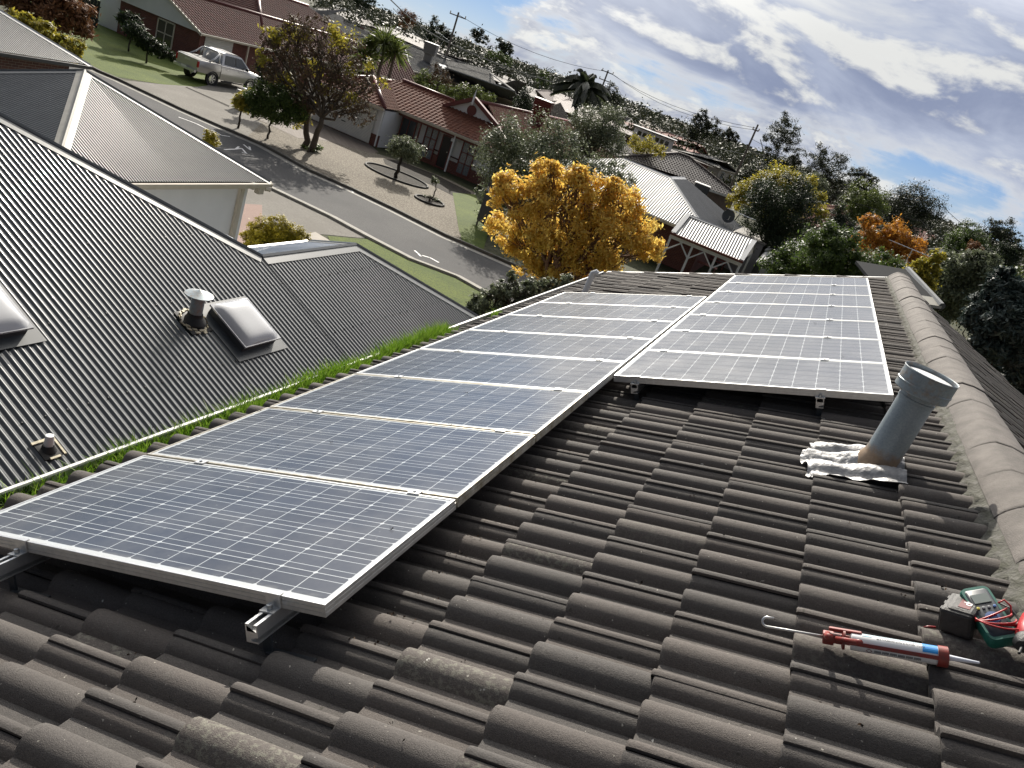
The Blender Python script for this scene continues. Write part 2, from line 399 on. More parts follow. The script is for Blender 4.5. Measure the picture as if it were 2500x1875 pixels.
mb.prism([(wx0, yb1, 0), (wx1, yb1, 0), (wx1, yb1, zt), (rid.x, yb1, rid.z-.2), (wx0, yb1, zt)], (0, yb0-yb1, 0))
mb.build('wall', brickmat('red brick', (.20, .075, .05), (.15, .055, .04), (.30, .27, .23)), house)
mb = MB(); mb.tube([R(-.1, 7.87, -.17), R(-.1, 7.87, -.15), R(-.1, 7.87, -.17)+V((0, 0, .30)), R(-.1, 7.87, -.17)+V((.035, .0, .325)), R(-.1, 7.87, -.17)+V((.06, 0, .31))], .036, 12)
M_WPVC = mat('white plastic pipe', (.66, .67, .68), .4); mb.build('vent_pipe', M_WPVC, house, smooth=2)

# ================================================================ solar panels
def cell_material():
    m = bpy.data.materials.new('solar cells under dusty glass'); m.use_nodes = True; t = NT(m.node_tree); b = t.n['Principled BSDF']
    s = t.node('ShaderNodeSeparateXYZ', ins={0: t.node('ShaderNodeUVMap').outputs[0]}).outputs
    X = t.m('DIVIDE', t.m('SUBTRACT', s[0], .016), .1277); Y = t.m('DIVIDE', t.m('SUBTRACT', s[1], .020), .1303)
    cx = t.m('ABSOLUTE', t.m('SUBTRACT', t.m('FRACT', X), .5)); cy = t.m('ABSOLUTE', t.m('SUBTRACT', t.m('FRACT', Y), .5))
    gap = t.m('MAXIMUM', t.m('GREATER_THAN', cx, .4885), t.m('GREATER_THAN', cy, .4885))
    gap = t.m('MAXIMUM', gap, t.m('GREATER_THAN', t.m('ADD', cx, cy), .925))
    out = t.m('MAXIMUM', t.m('MAXIMUM', t.m('LESS_THAN', X, 0.), t.m('GREATER_THAN', X, 12.)), t.m('MAXIMUM', t.m('LESS_THAN', Y, 0.), t.m('GREATER_THAN', Y, 6.)))
    bus = t.m('LESS_THAN', t.m('ABSOLUTE', t.m('SUBTRACT', cy, .245)), .0085)
    cid = t.node('ShaderNodeCombineXYZ', ins={0: t.m('FLOOR', X), 1: t.m('FLOOR', Y), 2: t.node('ShaderNodeObjectInfo').outputs['Random']})
    rnd = t.node('ShaderNodeTexWhiteNoise', noise_dimensions='3D', ins={0: cid}).outputs[0]
    cell = t.mix(rnd, (.022, .027, .042), (.032, .038, .056))
    c = t.mix(t.m('MAXIMUM', gap, out), cell, (.50, .53, .55)); c = t.mix(t.m('MULTIPLY', bus, t.m('SUBTRACT', 1., out)), c, (.52, .56, .58))
    tc = t.node('ShaderNodeTexCoord').outputs['Object']; wp = t.node('ShaderNodeNewGeometry').outputs['Position']
    dust = t.m('ADD', t.m('MULTIPLY', t.smooth(t.noise(wp, 3.2, 8, .72), .35, .8), .12), .07)
    spot = t.m('MULTIPLY', t.smooth(t.noise(wp, 26, 3, .6), .70, .75), .22)
    spot = t.m('ADD', spot, t.m('MULTIPLY', t.smooth(t.noise(wp, 9, 5, .7), .66, .76), .12))
    edge = t.m('MULTIPLY', t.m('SUBTRACT', 1., t.smooth(s[1], 0., .05)), t.m('MULTIPLY', t.smooth(t.noise(wp, 14, 4, .6), .35, .65), .3))
    c = t.mix(t.m('ADD', t.m('ADD', dust, spot), edge, clamp=True), c, (.46, .45, .42))
    t.put(b.inputs['Base Color'], c)
    t.put(b.inputs['Roughness'], t.m('ADD', .10, t.m('MULTIPLY', t.noise(wp, 4, 6, .7), .16)))
    b.inputs['Specular IOR Level'].default_value = .5; b.inputs['IOR'].default_value = 1.45
    return m
M_CELL = cell_material()
PW, PDp, PIT = 1.58, .836, .853
M_DIRT = mat('grimy aluminium', (.52, .51, .47), .5, .55, var=.4, vscale=20, col2=(.22, .19, .13))
def make_panel(u0, v0, label, dirty=False):
    t = thing('solar_panel', label, 'solar panel', R(u0, v0, 0), 'solar panels on the tiled roof')
    c = lambda i, w: [R(u0+i, v0+i, w), R(u0+PW-i, v0+i, w), R(u0+PW-i, v0+PDp-i, w), R(u0+i, v0+PDp-i, w)]
    loops = [(.0115, -.0025), (.0105, 0), (.0008, 0), (0, -.0008), (0, -.011), (.0016, -.0115), (.0016, -.0135), (0, -.014), (0, -.025), (.0016, -.0255), (.0016, -.0275), (0, -.028), (0, -.040), (.028, -.040), (.028, -.038)]
    mb = MB(); pts = []
    for i, w in loops: pts += c(i, w)
    mb.add(pts, [(j*4+i, j*4+(i+1) % 4, j*4+4+(i+1) % 4, j*4+4+i) for j in range(len(loops)-1) for i in range(4)])
    mb.build('frame', M_DIRT if dirty else M_ALU, t)
    mb = MB(); mb.add(c(.0105, -.0022), [(0, 1, 2, 3)]); mb.uv = [(0, 0), (PW-.021, 0), (PW-.021, PDp-.021), (0, PDp-.021)]
    mb.build('cell_sheet', M_CELL, t)
    mb = MB(); mb.add(c(.010, -.0062), [(3, 2, 1, 0)]); mb.build('backsheet', M_WPVC, t, fix=False)
    return t
ordn = ['nearest', 'second', 'third', 'fourth', 'fifth', 'sixth', 'seventh', 'eighth']
for i in range(8):
    lab = (f'dusty solar panel with bluish cells, {ordn[i]} from the camera in the gutter-side row' if i else 'dusty blue solar panel overhanging its rail ends, nearest one of the gutter-side row')
    if i == 7: lab = 'farthest solar panel of the gutter-side row, beside the white vent pipe'
    make_panel(0, i*PIT, lab, i in (1, 2))
UR = PW+.029
for i in range(7):
    lab = f'pale grey solar panel, {ordn[i]} from the galvanised flue in the ridge-side row' if i else 'solar panel right behind the galvanised flue, front of the ridge-side row'
    if i == 6: lab = 'farthest solar panel of the ridge-side row, at the white gable edge'
    make_panel(UR, 3.0+i*PIT, lab)
M_ZINC = mat('bolt zinc', (.45, .47, .48), .35, .9)
def rail(u, va, vb, seams, ends, label):
    t = thing('mounting_rail', label, 'mounting rail', R(u, va, -.04), 'aluminium rails under the solar panels')
    ax = (RS, RY, RN)
    sec = [(-.02, -.041), (-.02, -.098), (.018, -.098), (.018, -.0945), (-.0165, -.0945), (-.0165, -.076), (.0, -.072), (.0, -.062), (.006, -.062), (.006, -.0765), (.0145, -.0765), (.0145, -.0945), (.018, -.0945), (.02, -.076), (.02, -.041), (.012, -.041), (.012, -.046), (.0165, -.046), (.0165, -.058), (-.0165, -.058), (-.0165, -.046), (-.012, -.046), (-.012, -.041)]
    out = [(-.021, -.041), (-.021, -.099), (.021, -.099), (.021, -.094), (-.005, -.094), (-.005, -.087), (.021, -.080), (.021, -.041), (.010, -.041), (.010, -.0455), (.0165, -.0455), (.0165, -.064), (-.0165, -.064), (-.0165, -.0455), (-.010, -.0455), (-.010, -.041)]
    mb = MB(); k = len(out)
    mb.add([R(u+x, q, w) for q in (va, vb) for x, w in out], [(i, i+k, (i+1) % k+k, (i+1) % k) for i in range(k)]+[(0, 1, 4, 5), (1, 2, 3, 4), (5, 6, 7, 11), (5, 11, 12, 13), (0, 5, 13), (0, 13, 14, 15), (7, 8, 9, 10), (7, 10, 11)])
    mb.build('rail_profile', M_ALU, t)
    for s in seams:
        b = MB(); b.box(R(u, s, .0025), (.05, .036, .005), ax); b.box(R(u, s, -.02), (.05, .012, .04), ax)
        cl = b.build('clamp', M_ALU, t); b = MB(); b.cyl(R(u, s, .004), R(u, s, .0095), .0075, n=8); b.build('bolt', M_ZINC, cl)
    for s, sg in ends:
        b = MB(); b.box(R(u, s+sg*.0035, -.019), (.052, .005, .044), ax); b.box(R(u, s-sg*.004, .0025), (.052, .018, .004), ax); b.box(R(u, s+sg*.021, -.0395), (.052, .034, .005), ax)
        cl = b.build('end_clamp', M_ALU, t); b = MB(); b.cyl(R(u, s+sg*.022, -.037), R(u, s+sg*.022, -.022), .0085, n=10); b.build('bolt', M_ZINC, cl)
    for q in [va+.06+1.35*i for i in range(int((vb-va)/1.35)+1)]:
        b = MB(); b.box(R(u, q, -.13), (.03, .008, .07), ax); b.box(R(u+.08, q, -.16), (.16, .03, .006), ax); b.build('roof_hook', M_DGUT, t)
sL = [i*PIT-.0085 for i in range(1, 8)]; sR = [3.0+i*PIT-.0085 for i in range(1, 7)]
rail(.33, -.115, 7*PIT+PDp+.03, sL, ((0, -1), (7*PIT+PDp, 1)), 'aluminium rail with one end jutting out at the left edge of the photo')
rail(1.40, -.105, 7*PIT+PDp+.03, sL, ((0, -1), (7*PIT+PDp, 1)), 'aluminium rail whose channel end juts from under the nearest solar panel')
rail(1.748, 2.965, 3+6*PIT+PDp+.26, sR, ((3.0, -1),), 'aluminium rail under the ridge-side panels, the one farther from the flue')
rail(2.816, 2.965, 3+6*PIT+PDp+.26, sR, ((3.0, -1),), 'aluminium rail under the ridge-side panels, the one nearer the flue')

# ================================================================ galvanised flue
M_GALV = bpy.data.materials.new('spangled galvanised steel'); M_GALV.use_nodes = True
t = NT(M_GALV.node_tree); b = t.n['Principled BSDF']; tc = t.node('ShaderNodeTexCoord').outputs['Object']
vo = t.node('ShaderNodeTexVoronoi', ins={'Vector': tc, 'Scale': 150.})
c = t.mix(t.noise(tc, 12, 6, .7), (.20, .25, .28), (.36, .41, .44)); c = t.mix(.3, c, t.mix(vo.outputs[1], (.18, .22, .25), (.42, .46, .48)))
fl = R(3.089, 2.199, -.15); sz = t.node('ShaderNodeSeparateXYZ', ins={0: tc}).outputs[2]
rust = t.m('MULTIPLY', t.m('SUBTRACT', 1., t.smooth(t.m('ADD', sz, t.m('MULTIPLY', t.noise(tc, 22, 5, .7), .09)), .10, .16)), .9)
rust = t.m('MAXIMUM', rust, t.m('MULTIPLY', t.smooth(sz, .34, .39), t.m('MULTIPLY', t.smooth(t.noise(tc, 28, 5, .7), .45, .7), .55)))
c = t.mix(rust, c, t.mix(t.noise(tc, 60, 4, .7), (.16, .08, .035), (.42, .30, .18)))
t.put(b.inputs['Base Color'], c); t.put(b.inputs['Metallic'], t.m('MULTIPLY', t.m('SUBTRACT', 1., rust), .55)); b.inputs['Roughness'].default_value = .5
flue = thing('roof_flue', 'rusty based galvanised steel flue with round cowl rising from the tiles', 'flue', fl)
up = V((0.012, -.01, 1)).normalized()
mb = MB(); mb.lathe(fl-up*.05, up, [(0, .10), (.07, .098), (.10, .084), (.13, .079), (.4, .078), (.402, .081), (.415, .081), (.417, .078), (.48, .078)], 40); mb.build('pipe', M_GALV, flue, smooth=2)
top = fl+up*.395
mb = MB(); mb.lathe(top, up, [(0, .080), (-.004, .114), (0, .118), (.028, .118), (.030, .1205), (.036, .1205), (.038, .118), (.092, .118), (.094, .121), (.098, .119), (.096, .116), (.045, .115), (.040, .06)], 48); co = mb.build('cowl', M_GALV, flue, smooth=2)
mb = MB(); mb.lathe(top, up, [(.078, .104), (.080, .103), (.084, .06), (.086, 0.001)], 40); mb.build('inner_disc', M_WPVC, flue, smooth=2)
mb = MB(); rr = random.Random(3); nu, nv = 34, 40; pts = []
for i in range(nu+1):
    for j in range(nv+1):
        fu, fv = i/nu, j/nv
        u = 2.775+.43*fu+.02*sin(fv*9)*(1-fu); v = 1.93+.45*fv-.03*fu+.012*sin(fu*14)
        w = WB+.050+.85*prof_h(v-tile_phase(1))+.004*sin(23*u+9*v)+.003*sin(61*v+40*u)+rr.gauss(0, .0012)
        d = sqrt((u-3.089)**2+(v-2.199)**2); w += .035*max(0, 1-d/.16)**1.3
        if fu < .03 or fv < .03 or fv > .97: w -= .012
        pts.append(R(u, v, w))
mb.add(pts, [(i*(nv+1)+j, (i+1)*(nv+1)+j, (i+1)*(nv+1)+j+1, i*(nv+1)+j+1) for i in range(nu) for j in range(nv)])
mb.build('lead_flashing', mat('silver painted lead', (.30, .30, .305), .5, .35, var=.35, vscale=22, bump=.6, bscale=35), flue, smooth=True)

# ================================================================ grass in the gutter, litter on the tiles
M_GRASS = leafmat('gutter grass', [(.06, .14, .010), (.12, .24, .016), (.18, .31, .025), (.25, .33, .07)], .5, .45)
mb = MB(); rr = random.Random(11)
def blade(p, h, lean, wd, mb=None):
    q = V((lean[0], lean[1], 0)); s = V((rr.uniform(-1, 1), rr.uniform(-1, 1), 0)).normalized()*wd
    mb.add([p-s, p+s, p+q*.35+V((0, 0, h*.6))+s*.7, p+q*.35+V((0, 0, h*.6))-s*.7, p+q+V((0, 0, h))], [(0, 1, 2, 3), (3, 2, 4)])
tufts = [(v_, rr.uniform(.35, 1)) for v_ in [.5+.09*i for i in range(52)]]
for v_, s_ in tufts:
    big = (.20 if v_ < 1.1 else .42 if v_ < 2.0 else .62) if v_ < 2.6 else (1.0 if rr.random() < .75 else .45)
    if v_ > 5.0: big = .25 if rr.random() < .5 else 0
    if 4.05 < v_ < 4.9: big = 1.25
    if big <= 0: continue
    for _ in range(int(520*s_*big)):
        r = abs(rr.gauss(0, .06)); a_ = rr.uniform(0, 2*pi)
        p = V((GL.x+.075+max(-.06, min(.075, r*cos(a_)*1.0)), R(0, v_, 0).y+r*sin(a_)*1.4, GL.z-.062))
        h = rr.uniform(.05, .17)*(.5+.6*big)*(1-.8*r)
        blade(p, h, (rr.gauss(0, .045)+cos(a_)*r*.5, rr.gauss(0, .045)+sin(a_)*r*.5), rr.uniform(.002, .0042), mb)
for v_ in (6.05, 6.1, 6.13):
    for _ in range(60):
        p = V((GL.x+.075+rr.gauss(0, .02), R(0, v_, 0).y+rr.gauss(0, .04), GL.z-.06)); blade(p, rr.uniform(.05, .13), (rr.gauss(0, .04), rr.gauss(0, .04)), .003, mb)
tag(mb.build('gutter_grass', M_GRASS, None, fix=False), 'bright green grass sprouting along the silted gutter', 'grass', kind='stuff')
mb = MB(); rr = random.Random(21)
for _ in range(210):
    u, v = rr.uniform(-.3, 3.4), rr.uniform(-1.0, 5.5) if rr.random() < .75 else rr.uniform(-1, 1.5)
    onp = u < PW+.02 and 0 < v < 6.8 or (u > PW and v > 3)
    if onp and rr.random() < .65: continue
    w = .002 if onp else tile_w(u, v)+.001
    s = rr.uniform(.004, .011)*(.7 if onp else 1); p = R(u, v, w)
    for k in range(rr.randint(2, 5)):
        a_ = rr.uniform(0, 6.3); q = p+RS*(cos(a_)*s*.8)+RY*(sin(a_)*s*.8)
        e = RS*(cos(a_+1)*s)+RY*(sin(a_+1)*s)+RN*rr.uniform(-.2, .6)*s; g = RS*(-sin(a_))*s*.5+RY*cos(a_)*s*.5+RN*rr.uniform(.1, .9)*s
        mb.add([q, q+e, q+e*.7+g, q+g], [(0, 1, 2, 3)])
for _ in range(600):                                   # leaf crumbs caught along the panel edge
    v = rr.uniform(.05, 2.7); u = PW+.03+abs(rr.gauss(0, .07))
    if (v-.045) % .154 > .09: continue
    p = R(u, v, tile_w(u, v)+.002); s = rr.uniform(.003, .008)
    a_ = rr.uniform(0, 6.3); e = RS*cos(a_)*s+RY*sin(a_)*s; g = RY*cos(a_)*s*.6-RS*sin(a_)*s*.6+RN*s*rr.uniform(0, .8)
    mb.add([p, p+e, p+e+g, p+g], [(0, 1, 2, 3)])
M_LIT = leafmat('dead leaf crumbs', [(.012, .009, .006), (.02, .013, .008), (.05, .028, .014), (.11, .06, .03)], .8, .0)
tag(mb.build('roof_litter', M_LIT, None, fix=False), 'dark dead leaf crumbs scattered over tiles and panels', 'leaf litter', kind='stuff')
# ================================================================ roofs made of profiled sheets or tiles
CORR = [(i/8*.076, .0088*cos(2*pi*i/8)) for i in range(9)]
BIGC = [(i/8*.076, .0088*cos(2*pi*i/8)) for i in range(9)]
ROLL = [(0, .0), (.05, .0), (.085, .03), (.11, .04), (.14, .04), (.165, .03), (.20, .0), (.30, .0)]
def roof_face(mb, poly, prof, course=None, step=.025, uv=False):
    """profiled covering laid on the flat polygon poly (first edge = eave), cut along its edges"""
    poly = [V(p) for p in poly]; e = (poly[1]-poly[0]).normalized()
    c = sum(poly, V((0, 0, 0)))/len(poly); n = V((0, 0, 0))
    for i in range(len(poly)): n += (poly[i]-c).cross(poly[(i+1) % len(poly)]-c)
    n.normalize(); n = n if n.z > 0 else -n
    s = n.cross(e); s = s if s.z > 0 else -s
    o = poly[0]; es = [(p-o).dot(e) for p in poly]; ss = [(p-o).dot(s) for p in poly]
    per = prof[-1][0]-prof[0][0]; a0 = math.floor(min(es)/per)*per; na = int((max(es)-a0)/per)+1
    xs = [(a0+k*per+x, h) for k in range(na) for x, h in prof[:-1]]+[(a0+na*per, prof[-1][1])]
    smin, smax = min(ss)-.01, max(ss)+.01; rows = []
    if course:
        v = smin
        while v < smax: rows += [(v, step), (v+course, 0.)]; v += course
    else: rows = [(smin, 0.), (smax, 0.)]
    bm = bmesh.new(); g = [[bm.verts.new(o+e*x+s*v+n*(h+d)) for x, h in xs] for v, d in rows]
    for j in range(len(g)-1):
        for i in range(len(xs)-1): bm.faces.new((g[j][i], g[j][i+1], g[j+1][i+1], g[j+1][i]))
    m = len(poly)
    for i in range(m):
        a, b = poly[i], poly[(i+1) % m]
        if (b-a).length < 1e-4: continue
        q = (b-a).cross(n); q = q if (c-a).dot(q) < 0 else -q
        bmesh.ops.bisect_plane(bm, geom=bm.verts[:]+bm.edges[:]+bm.faces[:], plane_co=a, plane_no=q, clear_outer=True, dist=1e-5)
    bm.verts.index_update()
    mb.add([v.co for v in bm.verts], [[v.index for v in f.verts] for f in bm.faces]); bm.free()
    return n
def capline(mb, a, b, n1, n2, wd=.14, lift=.014, roll=.022):
    a = V(a); b = V(b); d = (b-a).normalized(); sec = []
    up_ = (n1+n2).normalized()
    def fl(n, other):
        q = d.cross(n).normalized(); q = q if q.dot(other) < 0 else -q
        return q
    q1 = fl(n1, n2); q2 = fl(n2, n1)
    for q, n, sg in ((q1, n1, 1), (q2, n2, -1)):
        pts = [q*wd+n*(lift-.012), q*wd+n*lift, q*(roll*1.3)+n*(lift+.002), q*roll+n*(lift+.012)]
        sec.append(pts)
    L = sec[0]+[up_*(lift+roll*1.25)]+sec[1][::-1]; k = len(L)
    mb.add([p+x for p in (a, b) for x in L], [(i, i+1, i+1+k, i+k) for i in range(k-1)]+[tuple(range(k)), tuple(range(2*k-1, k-1, -1))])
def gutterline(mb, a, b, out, h=.11, w=.11, drop=.03):
    a = V(a)+V((0, 0, -drop)); b = V(b)+V((0, 0, -drop)); out = V(out)
    sec = [out*0+V((0, 0, 0)), out*w+V((0, 0, .02)), out*(w+.012)+V((0, 0, .012)), out*w+V((0, 0, -h*.45)), out*w*.8+V((0, 0, -h)), V((0, 0, -h))]
    k = len(sec); mb.add([p+x for p in (a, b) for x in sec], [(i, (i+1) % k, (i+1) % k+k, i+k) for i in range(k)]+[tuple(range(k)), tuple(range(2*k-1, k-1, -1))])

M_CHAR = mat('charcoal painted steel', (.030, .038, .042), .29, .0, var=.1, vscale=2.0, coat=.8, spec=1.0)
M_CHARC = mat('charcoal capping', (.060, .070, .077), .4, var=.15, vscale=5)
M_RENDER = mat('white painted render', (.74, .745, .75), .8, var=.04, vscale=1.2, bump=.15, bscale=90)
M_BEIGE = mat('beige painted steel', (.52, .47, .39), .5, var=.08, vscale=3)
M_SEAL = mat('old cream silicone', (.62, .56, .40), .6, var=.3, vscale=30)
NX = .4557
def ZN(x): return 2.985+(-4.2-x)*NX
nb = thing('charcoal_roof_house', 'low house under a charcoal corrugated hip roof just beyond the grassy gutter', 'house', (-9, 5, 0))
E0, E1 = V((-4.2, -7, ZN(-4.2))), V((-4.2, 14.06, ZN(-4.2)))
R1, R0 = V((-6.75, 11.51, ZN(-6.75))), V((-6.75, 9.1, ZN(-6.75)))
Hh = V((-11.75, 4.1, ZN(-11.75))); Hb = V((-11.75, -7, ZN(-11.75)))
W1, W0 = V((-9.3, 14.06, ZN(-4.2))), V((-9.3, 11.65, ZN(-4.2))); W2 = V((-19.3, 11.65, ZN(-4.2)))
mb = MB()
Em = V((-4.2, 9.1, E0.z)); nA = roof_face(mb, [E0, Em, R0, Hh, Hb], CORR); roof_face(mb, [Em, E1, R1, R0], CORR); mb.build('roof', M_CHAR, nb, smooth=True, fix=False)
mb = MB(); nB = roof_face(mb, [W0, W2, Hh, R0], CORR); nC = roof_face(mb, [W1, W0, R0, R1], CORR); nD = roof_face(mb, [E1, W1, R1], CORR)
nE = roof_face(mb, [W2, V((-19.3, -7, ZN(-4.2))), Hb, Hh], CORR); mb.build('roof', M_CHAR, nb, smooth=True, fix=False)
mb = MB(); capline(mb, R0, Hh, nA, nB, .15); capline(mb, R1-V((0, .0, 0)), R0, nA, nC, .15); capline(mb, E1, R1, nA, nD, .15); capline(mb, W1, R1, nC, nD, .15)
mb.build('hip_capping', M_CHARC, nb)
mb = MB()
for k in range(9):                                     # rows of roofing screws
    s_ = .35+.98*k; x = -4.2-s_*.91
    for j in range(96):
        y = -3+.228*j; p = V((x, y, ZN(x)))+nA*.0088
        if ZN(x) > 4.1 and (y > 9.1-(-6.75-x) or x < -11.6): continue
        if y > 14.06-(-4.2-x): continue
        mb.cyl(p, p+nA*.009, .011, .006, n=6)
o = mb.build('roof_screw', M_DGUT, nb); o['kind'] = 'stuff'
mb = MB(); gutterline(mb, E0, E1, (1, 0, 0)); gutterline(mb, E1, W1, (0, 1, 0)); gutterline(mb, W1, W0, (-1, 0, 0)); mb.build('gutter', M_CHARC, nb)
mb = MB()
for x0, y0, x1, y1 in ((-18.8, -6.5, -4.7, 11.2), (-8.8, 11.0, -4.7, 13.6)): mb.box(((x0+x1)/2, (y0+y1)/2, 1.4), (x1-x0, y1-y0, 2.8))
mb.build('wall', M_RENDER, nb)
M_BAR = mat('blue grey gutter steel', (.32, .37, .42), .35)
mb = MB(); gy, gz = 11.93, 3.085
mb.box((-13.0, gy, gz-.05), (6.9, .008, .11)); mb.box((-13.0, gy+.006, gz+.003), (6.9, .022, .012)); mb.box((-13.0, gy-.06, gz-.1), (6.9, .12, .008))
g2 = mb.build('gutter', M_BAR, nb); 
for x in (-10.3, -11.7, -13.1, -14.5, -15.9):
    b_ = MB(); b_.box((x, gy-.08, gz-.03), (.05, .16, .02)); b_.build('gutter_bracket', M_BAR, g2)
# roof penetrations
pN = V((-4.98, 8, ZN(-4.98)))
def onN(px, py, h=0.): return PP(px, py, nA, pN+nA*h)
sN = nA.cross(V((0, 1, 0))); sN = sN if sN.z > 0 else -sN          # up the slope
M_ACR = mat('opal acrylic dome', (.36, .37, .39), .15, spec=.6, coat=.6)
def skylight(cx, cy, sx, sy, i=0):
    ax = (V((0, 1, 0)), sN, nA); C = V((cx, cy, ZN(cx)))
    m = MB(); m.box(C+nA*.016, (sx+.34, sy+.30, .008), ax); f_ = m.build('skylight', M_CHARC, nb)
    m = MB(); m.box(C+nA*.075-sN*.0, (sx+.05, sy+.05, .12), ax); m.build('curb', M_DGUT, f_)
    m = MB(); n_ = 12; pts = []
    for a_ in range(n_+1):
        for c_ in range(n_+1):
            x, y = a_/n_*2-1, c_/n_*2-1; h = (1-abs(x)**4)*(1-abs(y)**4)
            pts.append(C+ax[0]*(x*(sx+.08)/2)+ax[1]*(y*(sy+.08)/2)+nA*(.135+.065*h**.6))
    m.add(pts, [(a_*(n_+1)+c_, (a_+1)*(n_+1)+c_, (a_+1)*(n_+1)+c_+1, a_*(n_+1)+c_+1) for a_ in range(n_) for c_ in range(n_)])
    k = len(m.v)
    m.box(C+nA*.125, (sx+.10, sy+.10, .022), ax); m.build('dome', M_ACR, f_, smooth=2)
c0 = onN(593, 783, .1); skylight(c0.x, c0.y, .56, .60)
c1 = onN(-62, 742, .1); skylight(c1.x, c1.y, .56, .60)
B = onN(473, 786)
m = MB(); m.bbox(B+nA*.014, (.36, .36, .008), (V((0, 1, 0)), sN, nA), .003); m.lathe(B, (0, 0, 1), [(.0, .15), (.04, .13), (.07, .10), (.10, .09), (.12, .086)], 24)
vb = m.build('vent', mat('black rubber boot', (.012, .012, .012), .6), nb, smooth=2)
m = MB(); m.lathe(B, (0, 0, 1), [(.0, .078), (.34, .078)], 24); m.build('pipe', M_GALV, vb, smooth=2)
m = MB(); m.lathe(B+V((0, 0, .33)), (0, 0, 1), [(.0, .08), (.015, .165), (.028, .165), (.03, .16), (.075, .03), (.085, .012), (.088, .0005)], 32); m.build('cowl', M_GALV, vb, smooth=2)
m = MB()
for k in range(26):
    a_ = k*2.4; r_ = .15+.05*((k*7) % 5)/5; p = B+V((0, 1, 0))*cos(a_)*r_+sN*sin(a_)*r_+nA*.022
    m.box(p, (.05, .03, .012), (V((cos(a_), sin(a_), 0)), sN, nA))
m.build('sealant', M_SEAL, vb)
B = onN(117, 1098); m = MB(); m.bbox(B+nA*.014, (.20, .20, .008), (V((0, 1, 0)), sN, nA), .003); m.lathe(B, (0, 0, 1), [(0, .075), (.03, .055), (.05, .045)], 20)
vb = m.build('vent', MATS['black rubber boot'], nb, smooth=2)
m = MB(); m.lathe(B, (0, 0, 1), [(.0, .036), (.06, .036), (.062, .042), (.15, .034), (.152, .001)], 20); m.build('pipe', M_WPVC, vb, smooth=2)
m = MB(); m.box(B+sN*.09+nA*.02, (.22, .025, .014), (V((0, 1, 0)), sN, nA)); m.box(B-sN*.1+nA*.02, (.1, .02, .01), (V((0, 1, 0)), sN, nA)); m.box(B+V((0, .1, 0))+nA*.02, (.02, .2, .01), (V((0, 1, 0)), sN, nA)); m.build('sealant', M_SEAL, vb)

# garage of the same property: pyramid hip roof over a white wall
gar = thing('white_garage', 'white rendered garage under a charcoal corrugated pyramid roof', 'garage', (-17.2, 14.95, 0))
A_ = V((-17.2, 14.95, 4.1)); ze = 4.1-3.35*NX
g1, g2_, g3, g4 = V((-13.85, 11.6, ze)), V((-13.85, 18.3, ze)), V((-20.55, 18.3, ze)), V((-20.55, 11.6, ze))
M_CHAR3 = mat('low gloss charcoal steel', (.05, .06, .066), .40, spec=.45, var=.1, vscale=2.)  # charcoal steel with less gloss than the main roof
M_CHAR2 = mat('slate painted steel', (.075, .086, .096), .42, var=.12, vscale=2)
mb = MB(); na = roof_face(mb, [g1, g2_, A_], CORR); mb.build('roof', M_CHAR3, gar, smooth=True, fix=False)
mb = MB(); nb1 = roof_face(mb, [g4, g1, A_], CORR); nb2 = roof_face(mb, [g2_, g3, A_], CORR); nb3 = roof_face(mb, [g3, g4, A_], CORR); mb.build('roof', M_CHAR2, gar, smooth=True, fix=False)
mb = MB(); lo = lerp(A_, g1, .75)
capline(mb, lo, A_, na, nb1, .17, .016, .03); mb.box(lo+V((.0, -.05, -.02)), (.3, .12, .1)); mb.build('hip_capping', mat('pale hip capping', (.40, .38, .33), .5, var=.12, vscale=4), gar)  # near hip cap is paler than the other caps
mb = MB(); capline(mb, g2_, A_, na, nb2, .13); capline(mb, g3, A_, nb3, nb2, .13); capline(mb, g4, A_, nb3, nb1, .15); mb.build('hip_capping', M_CHARC, gar)
mb = MB(); gutterline(mb, g1, g2_, (1, 0, 0), .12, .12); gutterline(mb, g2_, g3, (0, 1, 0), .12, .12); mb.build('gutter', M_BEIGE, gar)
mb = MB(); mb.box((-14.08, 15, ze-.16), (.42, 6.6, .02)); mb.build('eave_soffit', M_BEIGE, gar)
mb = MB(); mb.box((-17.2, 14.9, 1.22), (5.95, 6.1, 2.44)); mb.build('wall', M_RENDER, gar)
mb = MB(); mb.box((-14.16, 17.62, 1.2), (.10, .14, 2.4)); mb.box((-14.0, 17.66, ze-.17), (.36, .10, .08)); mb.box((-13.86, 17.95, ze-.20), (.16, .2, .26)); mb.cyl((-13.78, 18.08, ze-.16), (-13.70, 18.2, ze-.16), .07, n=12); mb.build('downpipe', M_BEIGE, gar)

# brick neighbour farther left
bh = thing('brick_house', 'brown brick house with a dark corrugated roof behind the charcoal roof', 'house', (-30, 12, 0))
zb = 2.6; c1_, c2_ = V((-25.2, -2, zb)), V((-25.2, 22.1, zb)); r1_ = V((-30.2, 17.1, zb+5*NX)); r2_ = V((-30.2, 3, zb+5*NX)); c3_, c4_ = V((-35.2, 22.1, zb)), V((-35.2, -2, zb))
mb = MB(); n1 = roof_face(mb, [c1_, c2_, r1_, r2_], CORR); n2 = roof_face(mb, [c2_, c3_, r1_], CORR); n3 = roof_face(mb, [c3_, c4_, r2_, r1_], CORR); mb.build('roof', M_CHAR3, bh, smooth=True, fix=False)
mb = MB(); capline(mb, c2_, r1_, n1, n2, .15); capline(mb, r1_, r2_, n1, n3, .15); capline(mb, c3_, r1_, n3, n2, .15); mb.build('hip_capping', mat('pale steel capping', (.34, .35, .36), .4), bh)
mb = MB(); gutterline(mb, c1_, c2_, (1, 0, 0)); gutterline(mb, c2_, c3_, (0, 1, 0)); mb.build('gutter', M_DGUT, bh)
